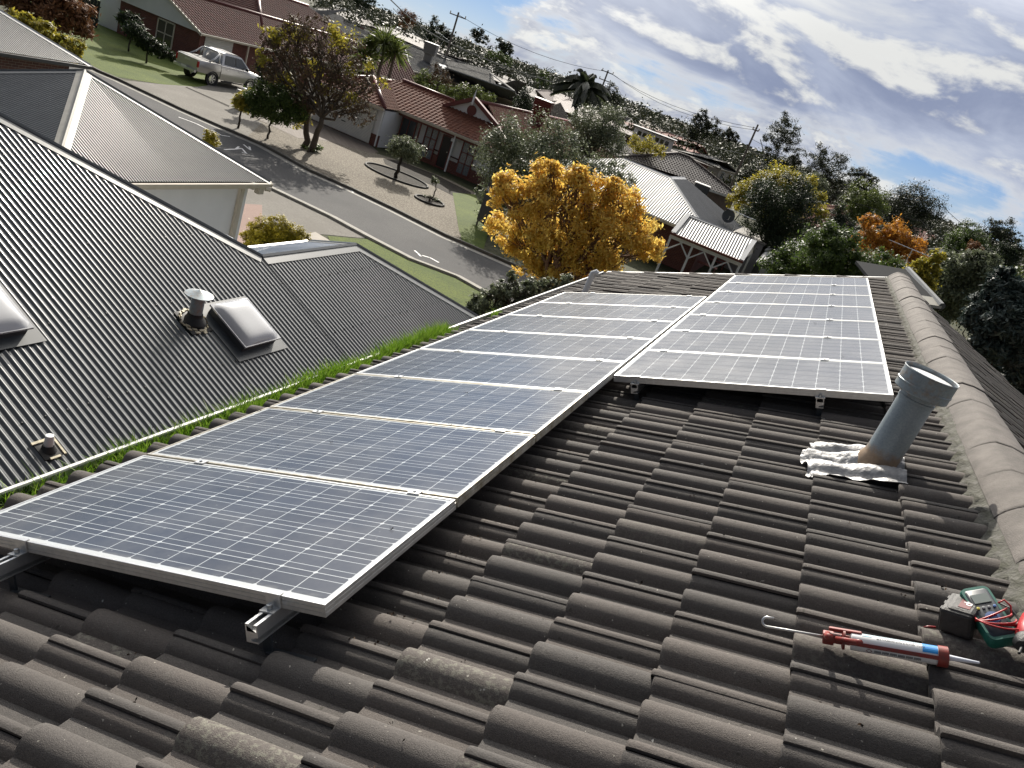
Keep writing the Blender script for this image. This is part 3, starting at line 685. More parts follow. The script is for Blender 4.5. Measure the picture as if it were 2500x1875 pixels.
mb = MB(); mb.box((-30.2, 10.05, 1.25), (9.1, 23.2, 2.5)); mb.build('wall', brickmat('brown brick', (.13, .058, .04), (.08, .038, .03), (.26, .22, .18)), bh)

# ================================================================ tools lying on the tiles
M_RED = mat('scuffed red paint', (.30, .025, .02), .42, var=.35, vscale=60, col2=(.16, .05, .04))
M_WHT = mat('white plastic', (.78, .79, .80), .35)
M_BLK = mat('black tool plastic', (.016, .016, .017), .5, var=.5, vscale=60, bump=.3, bscale=300)
M_STEEL = mat('bright rod steel', (.66, .66, .65), .3, .85)
M_INK = mat('printed ink', (.05, .06, .08), .5); M_BLUE = mat('blue print', (.02, .24, .62), .4); M_TXT = mat('cyan print', (.05, .42, .60), .4)
def text(s, size, name, m, parent, org, X, Y, bold=0.):
    c = bpy.data.curves.new(name, 'FONT'); c.body = s; c.size = size; c.offset = bold; c.resolution_u = 2
    o = bpy.data.objects.new(name, c); COL.objects.link(o); bpy.context.view_layer.update()
    me = bpy.data.meshes.new_from_object(o.evaluated_get(bpy.context.evaluated_depsgraph_get())); bpy.data.objects.remove(o); bpy.data.curves.remove(c)
    me.materials.clear(); me.materials.append(m); o = bpy.data.objects.new(name, me); COL.objects.link(o); o.parent = parent
    X = V(X).normalized(); Z = X.cross(V(Y)).normalized(); Y = Z.cross(X); o0 = wloc(parent) if parent else V((0, 0, 0))
    M = Matrix([[X[i], Y[i], Z[i], 0] for i in range(3)]+[[0, 0, 0, 1]]); me.transform(M); o.location = V(org)-o0
    return o
a0 = R(2.968, .492, -.098); a1 = R(3.232, .497, -.098)            # axis of the sealant tube
ax = (a1-a0).normalized(); nz = (RN-ax*RN.dot(ax)).normalized(); sy = nz.cross(ax).normalized()
rT = .0245
tube = thing('sealant_tube', 'white sealant cartridge with blue print, clamped in the red gun', 'sealant tube', a0)
mb = MB(); mb.lathe(a0, ax, [(-.002, .001), (0, rT-.002), (.002, rT), (.222, rT), (.226, rT-.003), (.228, .009)], 32); mb.build('cartridge', M_WHT, tube, smooth=2)
mb = MB(); mb.lathe(a0+ax*.227, ax, [(0, .009), (.006, .0085), (.085, .0032), (.088, .0005)], 18); mb.build('nozzle', mat('milky nozzle plastic', (.74, .77, .86), .3), tube, smooth=2)
vd = (CAMP-a0); vd = (vd-ax*vd.dot(ax)).normalized(); ud = vd.cross(ax).normalized(); ud = ud if ud.dot(RY) > 0 else -ud
def cyl_patch(mb, s0, s1, an0, an1, r, n=10):
    pts = []
    for s_ in (s0, s1):
        for i in range(n+1):
            q = an0+(an1-an0)*i/n; pts.append(a0+ax*s_+(vd*cos(q)+ud*sin(q))*r)
    mb.add(pts, [(i, i+1, n+2+i, n+1+i) for i in range(n)])
mb = MB(); cyl_patch(mb, .176, .213, .15, 2.2, rT+.0004); mb.build('blue_label', M_BLUE, tube, fix=False)
mb = MB()
for k in range(22): cyl_patch(mb, .03+.0062*k, .0312+.0062*k, 1.02 if k % 5 else .94, 1.16, rT+.0005, 3)
mb.build('scale_marking', M_INK, tube, fix=False)
mb = MB(); cyl_patch(mb, .03, .172, 1.19, 1.24, rT+.0005, 2); cyl_patch(mb, .028, .052, .84, .92, rT+.0005, 2); mb.build('cyan_marking', M_TXT, tube, fix=False)
q = .62; dr = vd*cos(q)+ud*sin(q); up_t = (ud*cos(q)-vd*sin(q))
text('MULTI-PURPOSE ROOF & GUTTER - CLEAR', .0062, 'product_text', M_INK, tube, a0+ax*.064+dr*(rT+.0006), ax, up_t, .00012)
mb = MB()
for k in range(6):
    for j in range(9): cyl_patch(mb, .060+.0195*k+.0019*j, .0611+.0195*k+.0019*j, -1.0+.05*((j*k) % 3), -.62, rT+.0005, 3)
mb.build('fine_print', M_INK, tube, fix=False)
mb = MB(); q = -.82; dr = vd*cos(q)+ud*sin(q); tn = (ud*cos(q)-vd*sin(q)); c_ = a0+ax*.047+dr*(rT+.0007)
for s_, e_ in ((1, 1), (1, -1), (-1, 1), (-1, -1)):
    A2, B2 = c_+ax*(.0075*s_), c_+tn*(.0075*e_); w2 = (B2-A2).normalized().cross(dr)*.0007; mb.quad(A2-w2, B2-w2, B2+w2, A2+w2)
mb.build('hazard_symbol', M_RED, tube, fix=False)
gun = thing('caulking_gun', 'red caulking gun with a hooked steel rod lying on the tiles', 'caulking gun', a0-nz*.02)
mb = MB()
for q in (-.12,): 
    for q0, q1 in ((-.42, -.02),):
        n_ = 6; pts = []
        for s_ in (-.02, .238):
            for i in range(n_+1):
                q2 = q0+(q1-q0)*i/n_; d_ = vd*cos(q2)+ud*sin(q2); pts += [a0+ax*s_+d_*(rT+.0008), a0+ax*s_+d_*(rT+.0026)]
        k = 2*(n_+1); mb.add(pts, [(2*i, 2*i+2, k+2*i+2, k+2*i) for i in range(n_)]+[(2*i+1, k+2*i+1, k+2*i+3, 2*i+3) for i in range(n_)]+[(0, k, k+1, 1), (2*n_, 2*n_+1, k+2*n_+1, k+2*n_)])
n_ = 6; pts = []
for s_ in (-.02, .238):
    for i in range(n_+1):
        q2 = pi-.5+1.0*i/n_; d_ = vd*cos(q2)+ud*sin(q2); pts += [a0+ax*s_+d_*(rT+.0008), a0+ax*s_+d_*(rT+.0026)]
k = 2*(n_+1); mb.add(pts, [(2*i, 2*i+2, k+2*i+2, k+2*i) for i in range(n_)]+[(2*i+1, k+2*i+1, k+2*i+3, 2*i+3) for i in range(n_)]+[(0, k, k+1, 1), (2*n_, 2*n_+1, k+2*n_+1, k+2*n_)])
mb.lathe(a0+ax*.214, ax, [(.0, rT+.0006), (.0, rT+.003), (.024, rT+.003), (.026, rT), (.026, .011), (.024, .011), (.022, rT+.0006)], 32)
mb.lathe(a0-ax*.020, ax, [(.0, .007), (-.003, .020), (.0, rT+.0026), (.006, rT+.0026), (.006, rT+.0006), (.002, rT-.002)], 28)
mb.build('cradle', M_RED, gun, smooth=2)
hb = a0-ax*.025
mb = MB(); mb.bbox(hb-ax*.020+nz*.0, (.050, .018, .026), (ax, sy, nz), .003); mb.bbox(hb-ax*.032+sy*.004-nz*.004, (.03, .022, .034), (ax, sy, nz), .003)
mb.bbox(hb+ax*.010+nz*.024+sy*.006, (.085, .012, .010), (ax, sy, nz), .003); mb.build('body', M_RED, gun)
mb = MB(); cd = (CAMP-hb).normalized(); hp = [hb-ax*.034+nz*.008, hb-ax*.036+cd*.05, hb-ax*.034+cd*.085, hb-ax*.026+cd*.115]
mb.tube([p+sy*.002 for p in hp], [.009, .008, .008, .009], 8); mb.build('handle', M_RED, gun, smooth=True)
mb = MB(); tp = [hb-ax*.012+cd*.02, hb+ax*.010+cd*.034, hb+ax*.028+cd*.054, hb+ax*.040+cd*.078, hb+ax*.048+cd*.105]
mb.tube(tp, [.006, .0065, .007, .0075, .008], 8); mb.build('trigger', M_RED, gun, smooth=True)
mb = MB(); rp = [a0-ax*.03, a0-ax*.17, a0-ax*.222]
hk = [a0-ax*.222+(ud*(1-cos(q))+(-ax)*sin(q))*.013 for q in (.5, 1.0, 1.5, 2.0, 2.6, 3.0)]
mb.tube(rp+hk+[hk[-1]+ax*.02], .0036, 8); mb.build('hook_rod', M_STEEL, gun, smooth=True)

# battery drill, mostly beyond the right edge of the frame
def roofax(ang): return RS*cos(ang)+RY*sin(ang)
bc = R(3.262, .72, -.085)
X1 = (RS*.75+RY*.62).normalized(); X1 = roofax(-.35); Y1 = RN.cross(X1).normalized(); Z1 = RN
drill = thing('cordless_drill', 'red and black cordless drill lying behind the green multimeter', 'drill', bc)
mb = MB(); mb.bbox(bc, (.085, .125, .075), (X1, Y1, Z1), .010); mb.bbox(bc-Z1*.0+X1*.008, (.075, .112, .088), (X1, Y1, Z1), .012)
for k in (-1, 0, 1): mb.bbox(bc-X1*.043+Y1*(.038*k), (.006, .022, .06), (X1, Y1, Z1), .002)
bt = mb.build('battery', M_BLK, drill)
mb = MB(); mb.box(bc+Z1*.0445+X1*.012, (.030, .075, .002), (X1, Y1, Z1)); mb.build('label_plate', mat('dark red label', (.13, .015, .015), .4), bt)
text('ch', .030, 'marker_writing', M_WHT, bt, bc+Z1*.0462+X1*.026-Y1*.018, Y1, -X1, .0008)
hd = bc+X1*.17+Z1*.02-Y1*.03
mb = MB(); mb.tube([bc+X1*.02, bc+X1*.08+Z1*.006, bc+X1*.14+Z1*.012, hd], [.030, .022, .020, .026], 12); mb.build('grip', M_BLK, drill, smooth=True)
mb = MB(); mb.lathe(hd+Y1*.06, -Y1, [(-.05, .001), (-.05, .026), (-.03, .034), (.05, .034), (.07, .030), (.085, .022)], 20); mb.build('motor_housing', mat('red tool plastic', (.42, .02, .025), .4, var=.2, vscale=40), drill, smooth=2)
mb = MB(); mb.lathe(hd-Y1*.026, -Y1, [(0, .020), (.01, .026), (.035, .026), (.05, .016), (.052, .004), (.09, .0035)], 20); mb.build('chuck', M_BLK, drill, smooth=2)

# multimeter leaning on the battery, red leads round it
mt, mbm = R(3.285, .800, -.025), R(3.368, .606, -.105)
yA = (mt-mbm).normalized(); cz = (CAMP-mt).normalized(); zA = (RN*.75+cz*.5-yA*(RN*.75+cz*.5).dot(yA)).normalized(); xA = yA.cross(zA).normalized()
cen = (mt+mbm)/2; L_ = .185; Wd = .082
meter = thing('multimeter', 'green cased digital multimeter leaning against the black battery', 'multimeter', cen)
axm = (xA, yA, zA)
def slab(mb, c, w, h, d, r, n=5):
    pts = []
    for cx, cy, a_ in ((1, 1, 0), (-1, 1, pi/2), (-1, -1, pi), (1, -1, 3*pi/2)):
        for i in range(n+1):
            q = a_+pi/2*i/n; pts.append((cx*(w/2-r)+r*cos(q), cy*(h/2-r)+r*sin(q)))
    vs = []; k = len(pts)
    for z_, sh in ((-d/2, .93), (-d/4, 1), (d/4, 1), (d/2, .93)): vs += [c+xA*x*sh+yA*y*(1-(1-sh)*.5)+zA*z_ for x, y in pts]
    mb.add(vs, [(j*k+i, j*k+(i+1) % k, (j+1)*k+(i+1) % k, (j+1)*k+i) for j in range(3) for i in range(k)]+[tuple(range(k-1, -1, -1)), tuple(range(3*k, 4*k))])
M_GRN = mat('green rubber holster', (.015, .135, .105), .5, var=.15, vscale=40); M_NAVY = mat('navy meter face', (.008, .016, .028), .4)
mb = MB(); slab(mb, cen, Wd, L_, .040, .018); mb.build('holster', M_GRN, meter, smooth=2)
mb = MB(); slab(mb, cen+zA*.018, Wd*.78, L_*.86, .008, .010); mb.build('face', M_NAVY, meter, smooth=2)
mb = MB(); mb.box(cen+yA*.045+zA*.0235, (.046, .030, .002), axm); mb.build('screen', mat('grey lcd', (.20, .23, .22), .15), meter)
for i, m_ in enumerate((mat('yellow key', (.55, .48, .05), .5), mat('grey key', (.22, .23, .24), .5), mat('grey key', (.22, .23, .24), .5), mat('blue key', (.06, .16, .42), .5))):
    mb = MB(); p = cen+yA*.014+xA*(-.0225+.015*i)+zA*.0225; mb.lathe(p, zA, [(0, .0045), (.003, .0042), (.0035, .001)], 12); mb.build('button', m_, meter, smooth=2)
mb = MB(); mb.lathe(cen-yA*.022+zA*.022, zA, [(0, .020), (.004, .019), (.0045, .012), (.010, .010), (.0105, .001)], 24); mb.build('dial', mat('blue dial', (.02, .07, .22), .45), meter, smooth=2)
M_LEAD = mat('red test lead', (.42, .015, .02), .35)
ld = thing('test_lead', 'thin red test lead wound round the multimeter', 'test lead', cen)
mb = MB(); rr = random.Random(5)
for k in range(4):
    oy = -.012-.011*k; pts = []
    for i in range(15):
        q = pi*i/14; pts.append(cen+xA*(-cos(q)*.048)+yA*(oy-.03*sin(q)*(.3+.22*k)+.012*cos(q)*(k-1))+zA*(.024+.010*sin(q)+.003*k))
    mb.tube(pts, .0026, 6)
pts = [cen+xA*.05-yA*.02+zA*.02, cen+xA*.058+yA*.0+zA*.03, cen+xA*.05+yA*.02+zA*.034, cen+xA*.03+yA*.012+zA*.036]; mb.tube(pts, .0026, 6)
mb.build('cable', M_LEAD, ld, smooth=True)
mb = MB(); mb.tube([cen-yA*.048+xA*.002+zA*.028, cen-yA*.055+xA*.02+zA*.03, cen-yA*.062+xA*.045+zA*.028], [.004, .0055, .005], 8); mb.build('probe', mat('dark red probe', (.22, .01, .012), .4), ld, smooth=True)
mb = MB(); p = bc-X1*.05-Y1*.05-Z1*.035; mb.tube([p, p-RS*.02-RY*.006+RN*.002, p-RS*.032-RY*.01], [.004, .0035, .0015], 6); mb.build('probe', mat('dark red probe', (.22, .01, .012), .4), ld, smooth=True)
mb = MB(); mb.tube([cen+xA*.044+yA*.03+zA*.01, cen+xA*.062+yA*.005+zA*.012, cen+xA*.066-yA*.03+zA*.008, cen+xA*.05-yA*.05+zA*.01], .003, 6); tl = mb.build('test_lead', M_BLK, None, smooth=True); tag(tl, 'black test lead looped beside the multimeter', 'test lead')
# ================================================================ the street: ground, road, kerbs, gardens
def ground_mat(name, c1, c2, c3, scale, bump=.6, fine=30):
    m = bpy.data.materials.new(name); m.use_nodes = True; t = NT(m.node_tree); b = t.n['Principled BSDF']
    tc = t.node('ShaderNodeNewGeometry').outputs['Position']
    c = t.mix(t.smooth(t.noise(tc, scale, 6, .65), .35, .65), c1, c2); c = t.mix(t.smooth(t.noise(tc, scale*fine, 4, .7), .42, .66), c, c3)
    t.put(b.inputs['Base Color'], c); b.inputs['Roughness'].default_value = .9; b.inputs['Specular IOR Level'].default_value = .2
    t.put(b.inputs['Normal'], t.node('ShaderNodeBump', ins={'Strength': bump, 'Distance': .03, 'Height': t.noise(tc, scale*fine, 4, .7)})); return m
M_GROUND = ground_mat('suburban soil and grass', (.045, .055, .022), (.075, .072, .04), (.03, .035, .018), .12)
M_LAWN = ground_mat('lawn', (.07, .105, .014), (.11, .145, .02), (.045, .065, .014), .6)
M_PEB = ground_mat('tan pebbles', (.105, .088, .066), (.135, .115, .088), (.28, .255, .21), .5, 1., 22)
M_CONC = ground_mat('worn concrete', (.165, .155, .138), (.21, .20, .18), (.145, .135, .12), .45, .2, 25)
M_ASPH = ground_mat('asphalt', (.075, .076, .079), (.098, .098, .099), (.06, .06, .062), .35, .35, 60)
M_MULCH = ground_mat('dark mulch', (.02, .017, .013), (.035, .028, .02), (.012, .01, .008), 1.2, 1.)
M_PAVE = brickmat('brick paving', (.17, .14, .115), (.14, .115, .095), (.09, .075, .064))
M_PINK = ground_mat('pink paving', (.27, .19, .16), (.31, .22, .19), (.24, .17, .145), .8, .2)
def sheet(name, pts, z, m, px=True):
    mb = MB(); q = [P(x, y, z) for x, y in pts] if px else [V((x, y, z)) for x, y in pts]
    mb.add(q, [tuple(range(len(q)))]); o = mb.build(name, m, None, fix=False)
    me = o.data; me.calc_loop_triangles()
    if me.polygons[0].normal.z < 0: me.flip_normals()
    return tag(o, kind='structure')
n = 48; mb = MB(); pts = [V((0, 0, 0))]
for r_ in (15, 40, 90, 200, 500, 1200, 3000, 7000): pts += [V((r_*cos(2*pi*i/n), r_*sin(2*pi*i/n), 0)) for i in range(n)]
fs = [(0, 1+i, 1+(i+1) % n) for i in range(n)]+[(1+k*n+i, 1+(k+1)*n+i, 1+(k+1)*n+(i+1) % n, 1+k*n+(i+1) % n) for k in range(7) for i in range(n)]
mb.add(pts, fs); tag(mb.build('ground', M_GROUND, None, fix=False), kind='structure')
FARK = [(-150, -10), (60, 82), (240, 177), (290, 198), (442, 270), (640, 357), (755, 420), (856, 464), (960, 514), (1086, 578), (1180, 619), (1300, 672)]
NEARK = [(-60, 105), (160, 215), (500, 379), (655, 458), (806, 530), (894, 578), (1002, 634), (1115, 677), (1183, 715), (1290, 775)]
sheet('road', FARK+NEARK[::-1], .004, M_ASPH)
def offset(line, d):
    q = [P(x, y) for x, y in line]; r = []
    for i, p in enumerate(q):
        t_ = (q[min(i+1, len(q)-1)]-q[max(i-1, 0)]).normalized(); r.append(p+V((-t_.y, t_.x, 0))*d)
    return q, r
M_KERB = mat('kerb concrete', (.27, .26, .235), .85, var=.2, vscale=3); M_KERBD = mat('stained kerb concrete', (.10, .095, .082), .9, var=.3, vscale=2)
def ribbon(name, a, b, z, m, h=None):
    mb = MB()
    for i in range(len(a)-1):
        if h is None: mb.quad(a[i]+V((0, 0, z)), a[i+1]+V((0, 0, z)), b[i+1]+V((0, 0, z)), b[i]+V((0, 0, z)))
        else: mb.add([p+V((0, 0, zz)) for zz in (0, h) for p in (a[i], a[i+1], b[i+1], b[i])], [(4, 5, 6, 7), (0, 1, 5, 4), (1, 2, 6, 5), (2, 3, 7, 6), (3, 0, 4, 7)])
    return tag(mb.build(name, m), kind='structure')
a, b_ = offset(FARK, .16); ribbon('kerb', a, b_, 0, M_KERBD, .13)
a2, c_ = offset(FARK, -.42); ribbon('kerb', a, c_, .008, M_KERB)
a, b_ = offset(NEARK, -.15); ribbon('kerb', a, b_, 0, M_KERB, .10)
a2, c_ = offset(NEARK, .40); ribbon('kerb', a, c_, .008, M_KERB)
sheet('footpath', [(100, 190), (330, 300), (655, 461), (806, 533), (894, 581), (870, 580), (800, 573), (745, 570), (560, 500), (300, 420)], .012, M_CONC)
sheet('driveway', [(560, 495), (640, 500), (640, 560), (560, 620)], .016, M_PINK)
sheet('footpath', [(735, 575), (770, 566), (812, 591), (780, 605)], .016, mat('pale path concrete', (.32, .29, .25), .85, var=.1))
sheet('lawn', [(800, 576), (870, 582), (896, 583), (1002, 637), (1115, 680), (1183, 718), (1230, 760), (1190, 790), (1040, 760), (900, 690), (815, 610)], .02, M_LAWN)
sheet('lawn', [(240, 173), (281, 187), (398, 206), (480, 212), (505, 209), (520, 190), (560, 130), (420, 40), (250, -30), (60, 0), (60, 78)], .012, M_LAWN)
sheet('driveway', [(284, 194), (290, 196), (442, 267), (600, 337), (640, 300), (563, 260), (665, 225), (700, 190), (590, 150), (520, 185), (505, 209), (480, 212), (398, 206)], .016, M_CONC)
sheet('driveway_joint', [(452, 213), (456, 212), (561, 258), (558, 261)], .022, M_MULCH)
sheet('pebble_garden', [(563, 262), (600, 278), (727, 336), (800, 343), (905, 370), (1000, 400), (1100, 440), (1160, 470), (1150, 560), (1115, 585), (1086, 575), (960, 511), (856, 461), (755, 417), (640, 354), (596, 333)], .012, M_PEB)
sheet('driveway', [(602, 278), (640, 262), (720, 268), (752, 284), (902, 352), (925, 372), (905, 374), (800, 344), (765, 339), (727, 337)], .02, M_PAVE)
sheet('mulch_bed', [(935, 388), (975, 392), (1060, 425), (1150, 470), (1150, 500), (1060, 455), (990, 425), (940, 400)], .018, M_MULCH)
sheet('mulch_bed', [(1105, 470), (1160, 475), (1200, 540), (1180, 610), (1130, 590), (1120, 560)], .022, M_LAWN)
M_MARK = mat('white spray paint', (.7, .7, .7), .7)
mb = MB()
for line in ([(437, 286), (462, 295), (480, 302), (500, 312), (508, 316)], [(548, 365), (575, 364), (590, 362), (602, 375), (592, 372)], [(575, 364), (583, 358)], [(595, 353), (611, 366), (609, 358)], [(1013, 612), (1020, 618), (1027, 625)], [(1033, 624), (1050, 629), (1070, 640)], [(856, 462), (862, 470)], [(520, 318), (540, 330), (560, 333)]):
    q = [P(x, y, .012) for x, y in line]
    for i in range(len(q)-1):
        d = (q[i+1]-q[i]).normalized(); s_ = V((-d.y, d.x, 0))*.045; mb.quad(q[i]-s_-d*.03, q[i+1]-s_+d*.03, q[i+1]+s_+d*.03, q[i]+s_-d*.03)
tag(mb.build('road_marking', M_MARK, None, fix=False), kind='structure')
def edging(cx, cy, rx, ry, label):
    mb = MB(); c = P(cx, cy); mb.tube([c+V((cos(2*pi*i/28)*rx, sin(2*pi*i/28)*ry, .04)) for i in range(29)], .07, 6)
    tag(mb.build('garden_edging', mat('dark edging', (.03, .028, .025), .8), None, smooth=True), label, 'garden edging')
    mb = MB(); mb.add([c+V((cos(2*pi*i/28)*rx, sin(2*pi*i/28)*ry, .028)) for i in range(28)], [tuple(range(28))]); tag(mb.build('mulch_bed', M_MULCH, None, fix=False), kind='structure')
edging(968, 430, 1.9, 1.35, 'dark curved garden edging round the lollipop tree')
edging(1048, 492, .75, .75, 'small round garden edging under the tiny topiary')

# ================================================================ houses across the street
def window(parent, a, b, c, d, out, fm, gm, cols=2, rows=1, t_=.07, name='window', depth=.05, kids=None):
    """a b c d: bottom-left, bottom-right, top-right, top-left on the wall; out: outward normal"""
    out = V(out); m = MB()
    def bar(p, q, w, inn):
        dd = (q-p).normalized(); s_ = dd.cross(out).normalized()*(w/2); m.prism([p-s_, q-s_, q+s_, p+s_], out*depth)
    for p, q in ((a, b), (b, c), (c, d), (d, a)): bar(p, q, t_, c)
    for k in range(1, cols): bar(lerp(a, b, k/cols), lerp(d, c, k/cols), t_*.7, c)
    for k in range(1, rows): bar(lerp(a, d, k/rows), lerp(b, c, k/rows), t_*.7, c)
    f = m.build(name, fm, parent); g = MB(); g.quad(*[p+out*.012 for p in (a, b, c, d)]); g.build('pane', gm, f, fix=False)
    return f
M_GLASS = mat('dark window glass', (.022, .026, .03), .06, spec=.7)
M_CURT = mat('curtained window glass', (.17, .19, .21), .12, var=.5, vscale=14, spec=.7)
M_TERRA = mat('terracotta tile', (.19, .072, .044), .8, var=.3, vscale=2.2, col2=(.12, .048, .033), detail=8, spec=.15)
M_MAROON = mat('maroon tile', (.105, .032, .027), .8, var=.3, vscale=2.2, col2=(.065, .022, .020), detail=8, spec=.15)
M_TRIM = mat('maroon trim paint', (.15, .040, .033), .5)
M_CREAM = mat('cream trim paint', (.62, .56, .46), .5)
M_WDOOR = mat('off white roller door', (.66, .65, .60), .5, var=.06)
M_GBRICK = brickmat('dark red brick', (.21, .065, .045), (.15, .045, .035), (.22, .17, .14))
wh = thing('white_red_house', 'white house with terracotta tile roof and small gable, across the street', 'house', (-24, 47, 0))
EY, EZ = 46.4, 2.5; PT = .39
def rz(y): return EZ+(y-EY)*PT
xl, xr, gxr = -28.2, -18.2, -18.2
wx = -23.2; hr = (gxr-wx)*PT              # wing ridge rise
ry = 49.2; rzW = 4.51
mrY, mrZ = 50.1, rz(50.1)
def tface(mb, poly): return roof_face(mb, poly, ROLL, .34, .022)
mb = MB()
nF = tface(mb, [V((xl-4.6, EY, EZ)), V((gxr, EY, EZ)), V((-21.0, ry, rz(ry))), V((-25.1, mrY-.0, mrZ)), V((xl-4.6+3.6, mrY, mrZ))])
nR = tface(mb, [V((gxr, EY, EZ)), V((gxr, 73, EZ)), V((wx, 68, rzW)), V((wx, ry, rzW)), V((-21.2, ry, rz(ry)))])
nL = tface(mb, [V((xl-.2, 73, EZ)), V((xl-.2, EY+4, EZ)), V((wx, ry, rzW)), V((wx, 68, rzW))])
tface(mb, [V((xl-4.6, 53.8, EZ)), V((xl, 53.8, EZ)), V((-25, mrY, mrZ)), V((xl-1, mrY, mrZ))])
tface(mb, [V((xl-4.6, EY, EZ)), V((xl-4.6, 53.8, EZ)), V((xl-1, mrY, mrZ))])
# garage wing roof in front
gr = [V((-32.9, 44.4, 2.45)), V((-26.6, 44.4, 2.45)), V((-26.6, 50, 2.45)), V((-32.9, 50, 2.45))]; ga, gb_ = V((-29.75, 47.4, 2.45+3.0*PT)), V((-29.75, 50, 2.45+3.0*PT))
tface(mb, [gr[0], gr[1], ga]); tface(mb, [gr[1], gr[2], gb_, ga]); tface(mb, [gr[3], gr[0], ga, gb_])
mb.build('roof', M_TERRA, wh, fix=False)
mb = MB()
for p, q in ((V((-25.1, mrY, mrZ)), V((xl-1, mrY, mrZ))), (V((wx, ry-.1, rzW)), V((wx, 68, rzW))), (V((wx, 68, rzW)), V((gxr, 73, EZ))), (V((-21.2, ry, rz(ry))), V((gxr, EY, EZ))), (gr[0], ga), (gr[1], ga), (ga, gb_)): mb.tube([p+V((0, 0, .05)), q+V((0, 0, .05))], .11, 8)
mb.build('ridge_capping', M_TRIM, wh, smooth=True)
gl, grr, gp = PY(1097, 261, ry), PY(1211, 308, ry), PY(1160, 247, ry)
mb = MB(); mb.prism([gl, grr, gp], (0, .12, 0)); gab = mb.build('gable', M_RENDER, wh)
mb = MB()
for p in (gl, grr):
    d = (gp-p).normalized(); q = p-d*.45; mb.prism([q-V((0, .28, 0)), gp-V((0, .28, 0))+d*.05, gp-V((0, .28, -.05))+V((0, 0, .22)), q-V((0, .28, 0))+V((0, 0, .26))], (0, .34, 0))
mb.build('barge_board', M_TRIM, gab)
cc = PY(1152, 270, ry-.03); mb = MB(); mb.cyl(cc, cc-V((0, .06, 0)), .33, n=28); mb.build('round_vent', M_TRIM, gab)
mb = MB(); mb.lathe(gp-V((0, .3, .3)), (0, 0, 1), [(0, .03), (.1, .08), (.5, .07), (1.05, .008)], 8); mb.build('finial', M_WHT, gab)
mb = MB(); gutterline(mb, V((xl, EY, EZ)), V((gxr, EY, EZ)), (0, -1, 0), .14, .12, .02); gutterline(mb, gr[0], gr[1], (0, -1, 0), .14, .12, .02); gutterline(mb, V((gxr, EY, EZ)), V((gxr, 73, EZ)), (1, 0, 0), .14, .12, .02); mb.build('gutter', M_CREAM, wh)
FY = 46.95                                 # front wall plane
mb = MB(); mb.box((xl+.35, EY+.1, EZ-.2), (.1, .03, .2)); mb.box(((xl+gxr)/2, EY+.06, EZ-.20), (gxr-xl-.2, .04, .18)); mb.build('fascia', M_TRIM, wh)
mb = MB(); mb.box((-22.9, 60, 1.2), (8.9, 25.9, 2.4)); mb.box((-29.7, 49.5, 1.15), (5.9, 9.4, 2.3)); mb.build('wall', M_RENDER, wh)
mb = MB(); mb.box((-22.9, FY-.0, .36), (9.0, .26, .72)); mb.box((-29.7, 44.82, .36), (6.0, .14, .72)); mb.build('brick_base', M_GBRICK, wh)
mb = MB(); mb.box((-22.9, FY-.06, .98), (9.0, .12, .07)); mb.build('brick_band', mat('dark brick band', (.06, .03, .03), .8), wh)
def wpx(tl, tr, br, bl, y): return [PY(*bl, y), PY(*br, y), PY(*tr, y), PY(*tl, y)]
def rect(px0, px1, z0, z1, y):
    xa, xb = PY(*px0, y).x, PY(*px1, y).x; return V((xa, y, z0)), V((xb, y, z0)), V((xb, y, z1)), V((xa, y, z1))
yw = FY-.14
window(wh, *rect((978, 312), (1012, 325), .55, 2.15, yw), (0, -1, 0), M_TRIM, M_GLASS, 2, 1, .07)
window(wh, *rect((1034, 345), (1062, 355), .25, 2.2, yw), (0, -1, 0), M_TRIM, M_CURT, 2, 3, .08)
window(wh, *rect((1119, 395), (1150, 405), .2, 2.2, yw), (0, -1, 0), M_TRIM, M_CURT, 2, 3, .08)
f_ = window(wh, *rect((1072, 370), (1095, 378), .08, 2.1, yw), (0, -1, 0), M_TRIM, mat('dark door', (.02, .018, .018), .4), 1, 1, .07, 'door')
mb = MB(); q = PY(1092, 372, yw-.05); mb.cyl(q, q-V((0, .06, 0)), .035, n=8); mb.build('handle', M_STEEL, f_)
dA, dB = PY(925, 320, yw), PY(955, 330, yw); f_ = window(wh, V((dA.x, yw, .05)), V((dB.x, yw, .05)), V((dB.x, yw, 2.2)), V((dA.x, yw, 2.2)), (0, -1, 0), M_RENDER, mat('grey door', (.35, .37, .40), .5), 1, 1, .05, 'door')
for px_ in ((1018, 340), (1100, 372)):
    q = PY(*px_, FY-.5); mb = MB(); mb.box((q.x, FY-.5, 1.2), (.09, .09, 2.35)); mb.build('porch_post', M_TRIM if px_[0] < 1050 else M_WHT, wh)
q = PY(1108, 335, yw); mb = MB(); mb.box((q.x, yw-.06, 2.0), (.14, .12, .2)); mb.build('porch_light', M_WHT, wh)
mb = MB(); mb.tube([V((-26.75, 44.3, 2.4)), V((-26.75, 44.6, 2.2)), V((-26.75, 44.62, .05))], .05, 8); mb.build('downpipe', M_WHT, wh)
gy_ = 44.70; b0, b1 = V((-32.2, gy_, .05)), V((-27.25, gy_, .05)); mb = MB(); nr = 24
for k in range(nr):
    z0, z1 = .05+2.1*k/nr, .05+2.1*(k+1)/nr
    mb.add([V((b0.x, gy_, z0)), V((b1.x, gy_, z0)), V((b1.x, gy_-.03, (z0+z1)/2)), V((b0.x, gy_-.03, (z0+z1)/2)), V((b1.x, gy_, z1)), V((b0.x, gy_, z1))], [(0, 1, 2, 3), (3, 2, 4, 5)])
gd = mb.build('garage_door', M_WDOOR, wh); mb = MB(); mb.box((-29.4, gy_-.05, .75), (.3, .04, .05)); mb.build('handle', M_BLK, gd)
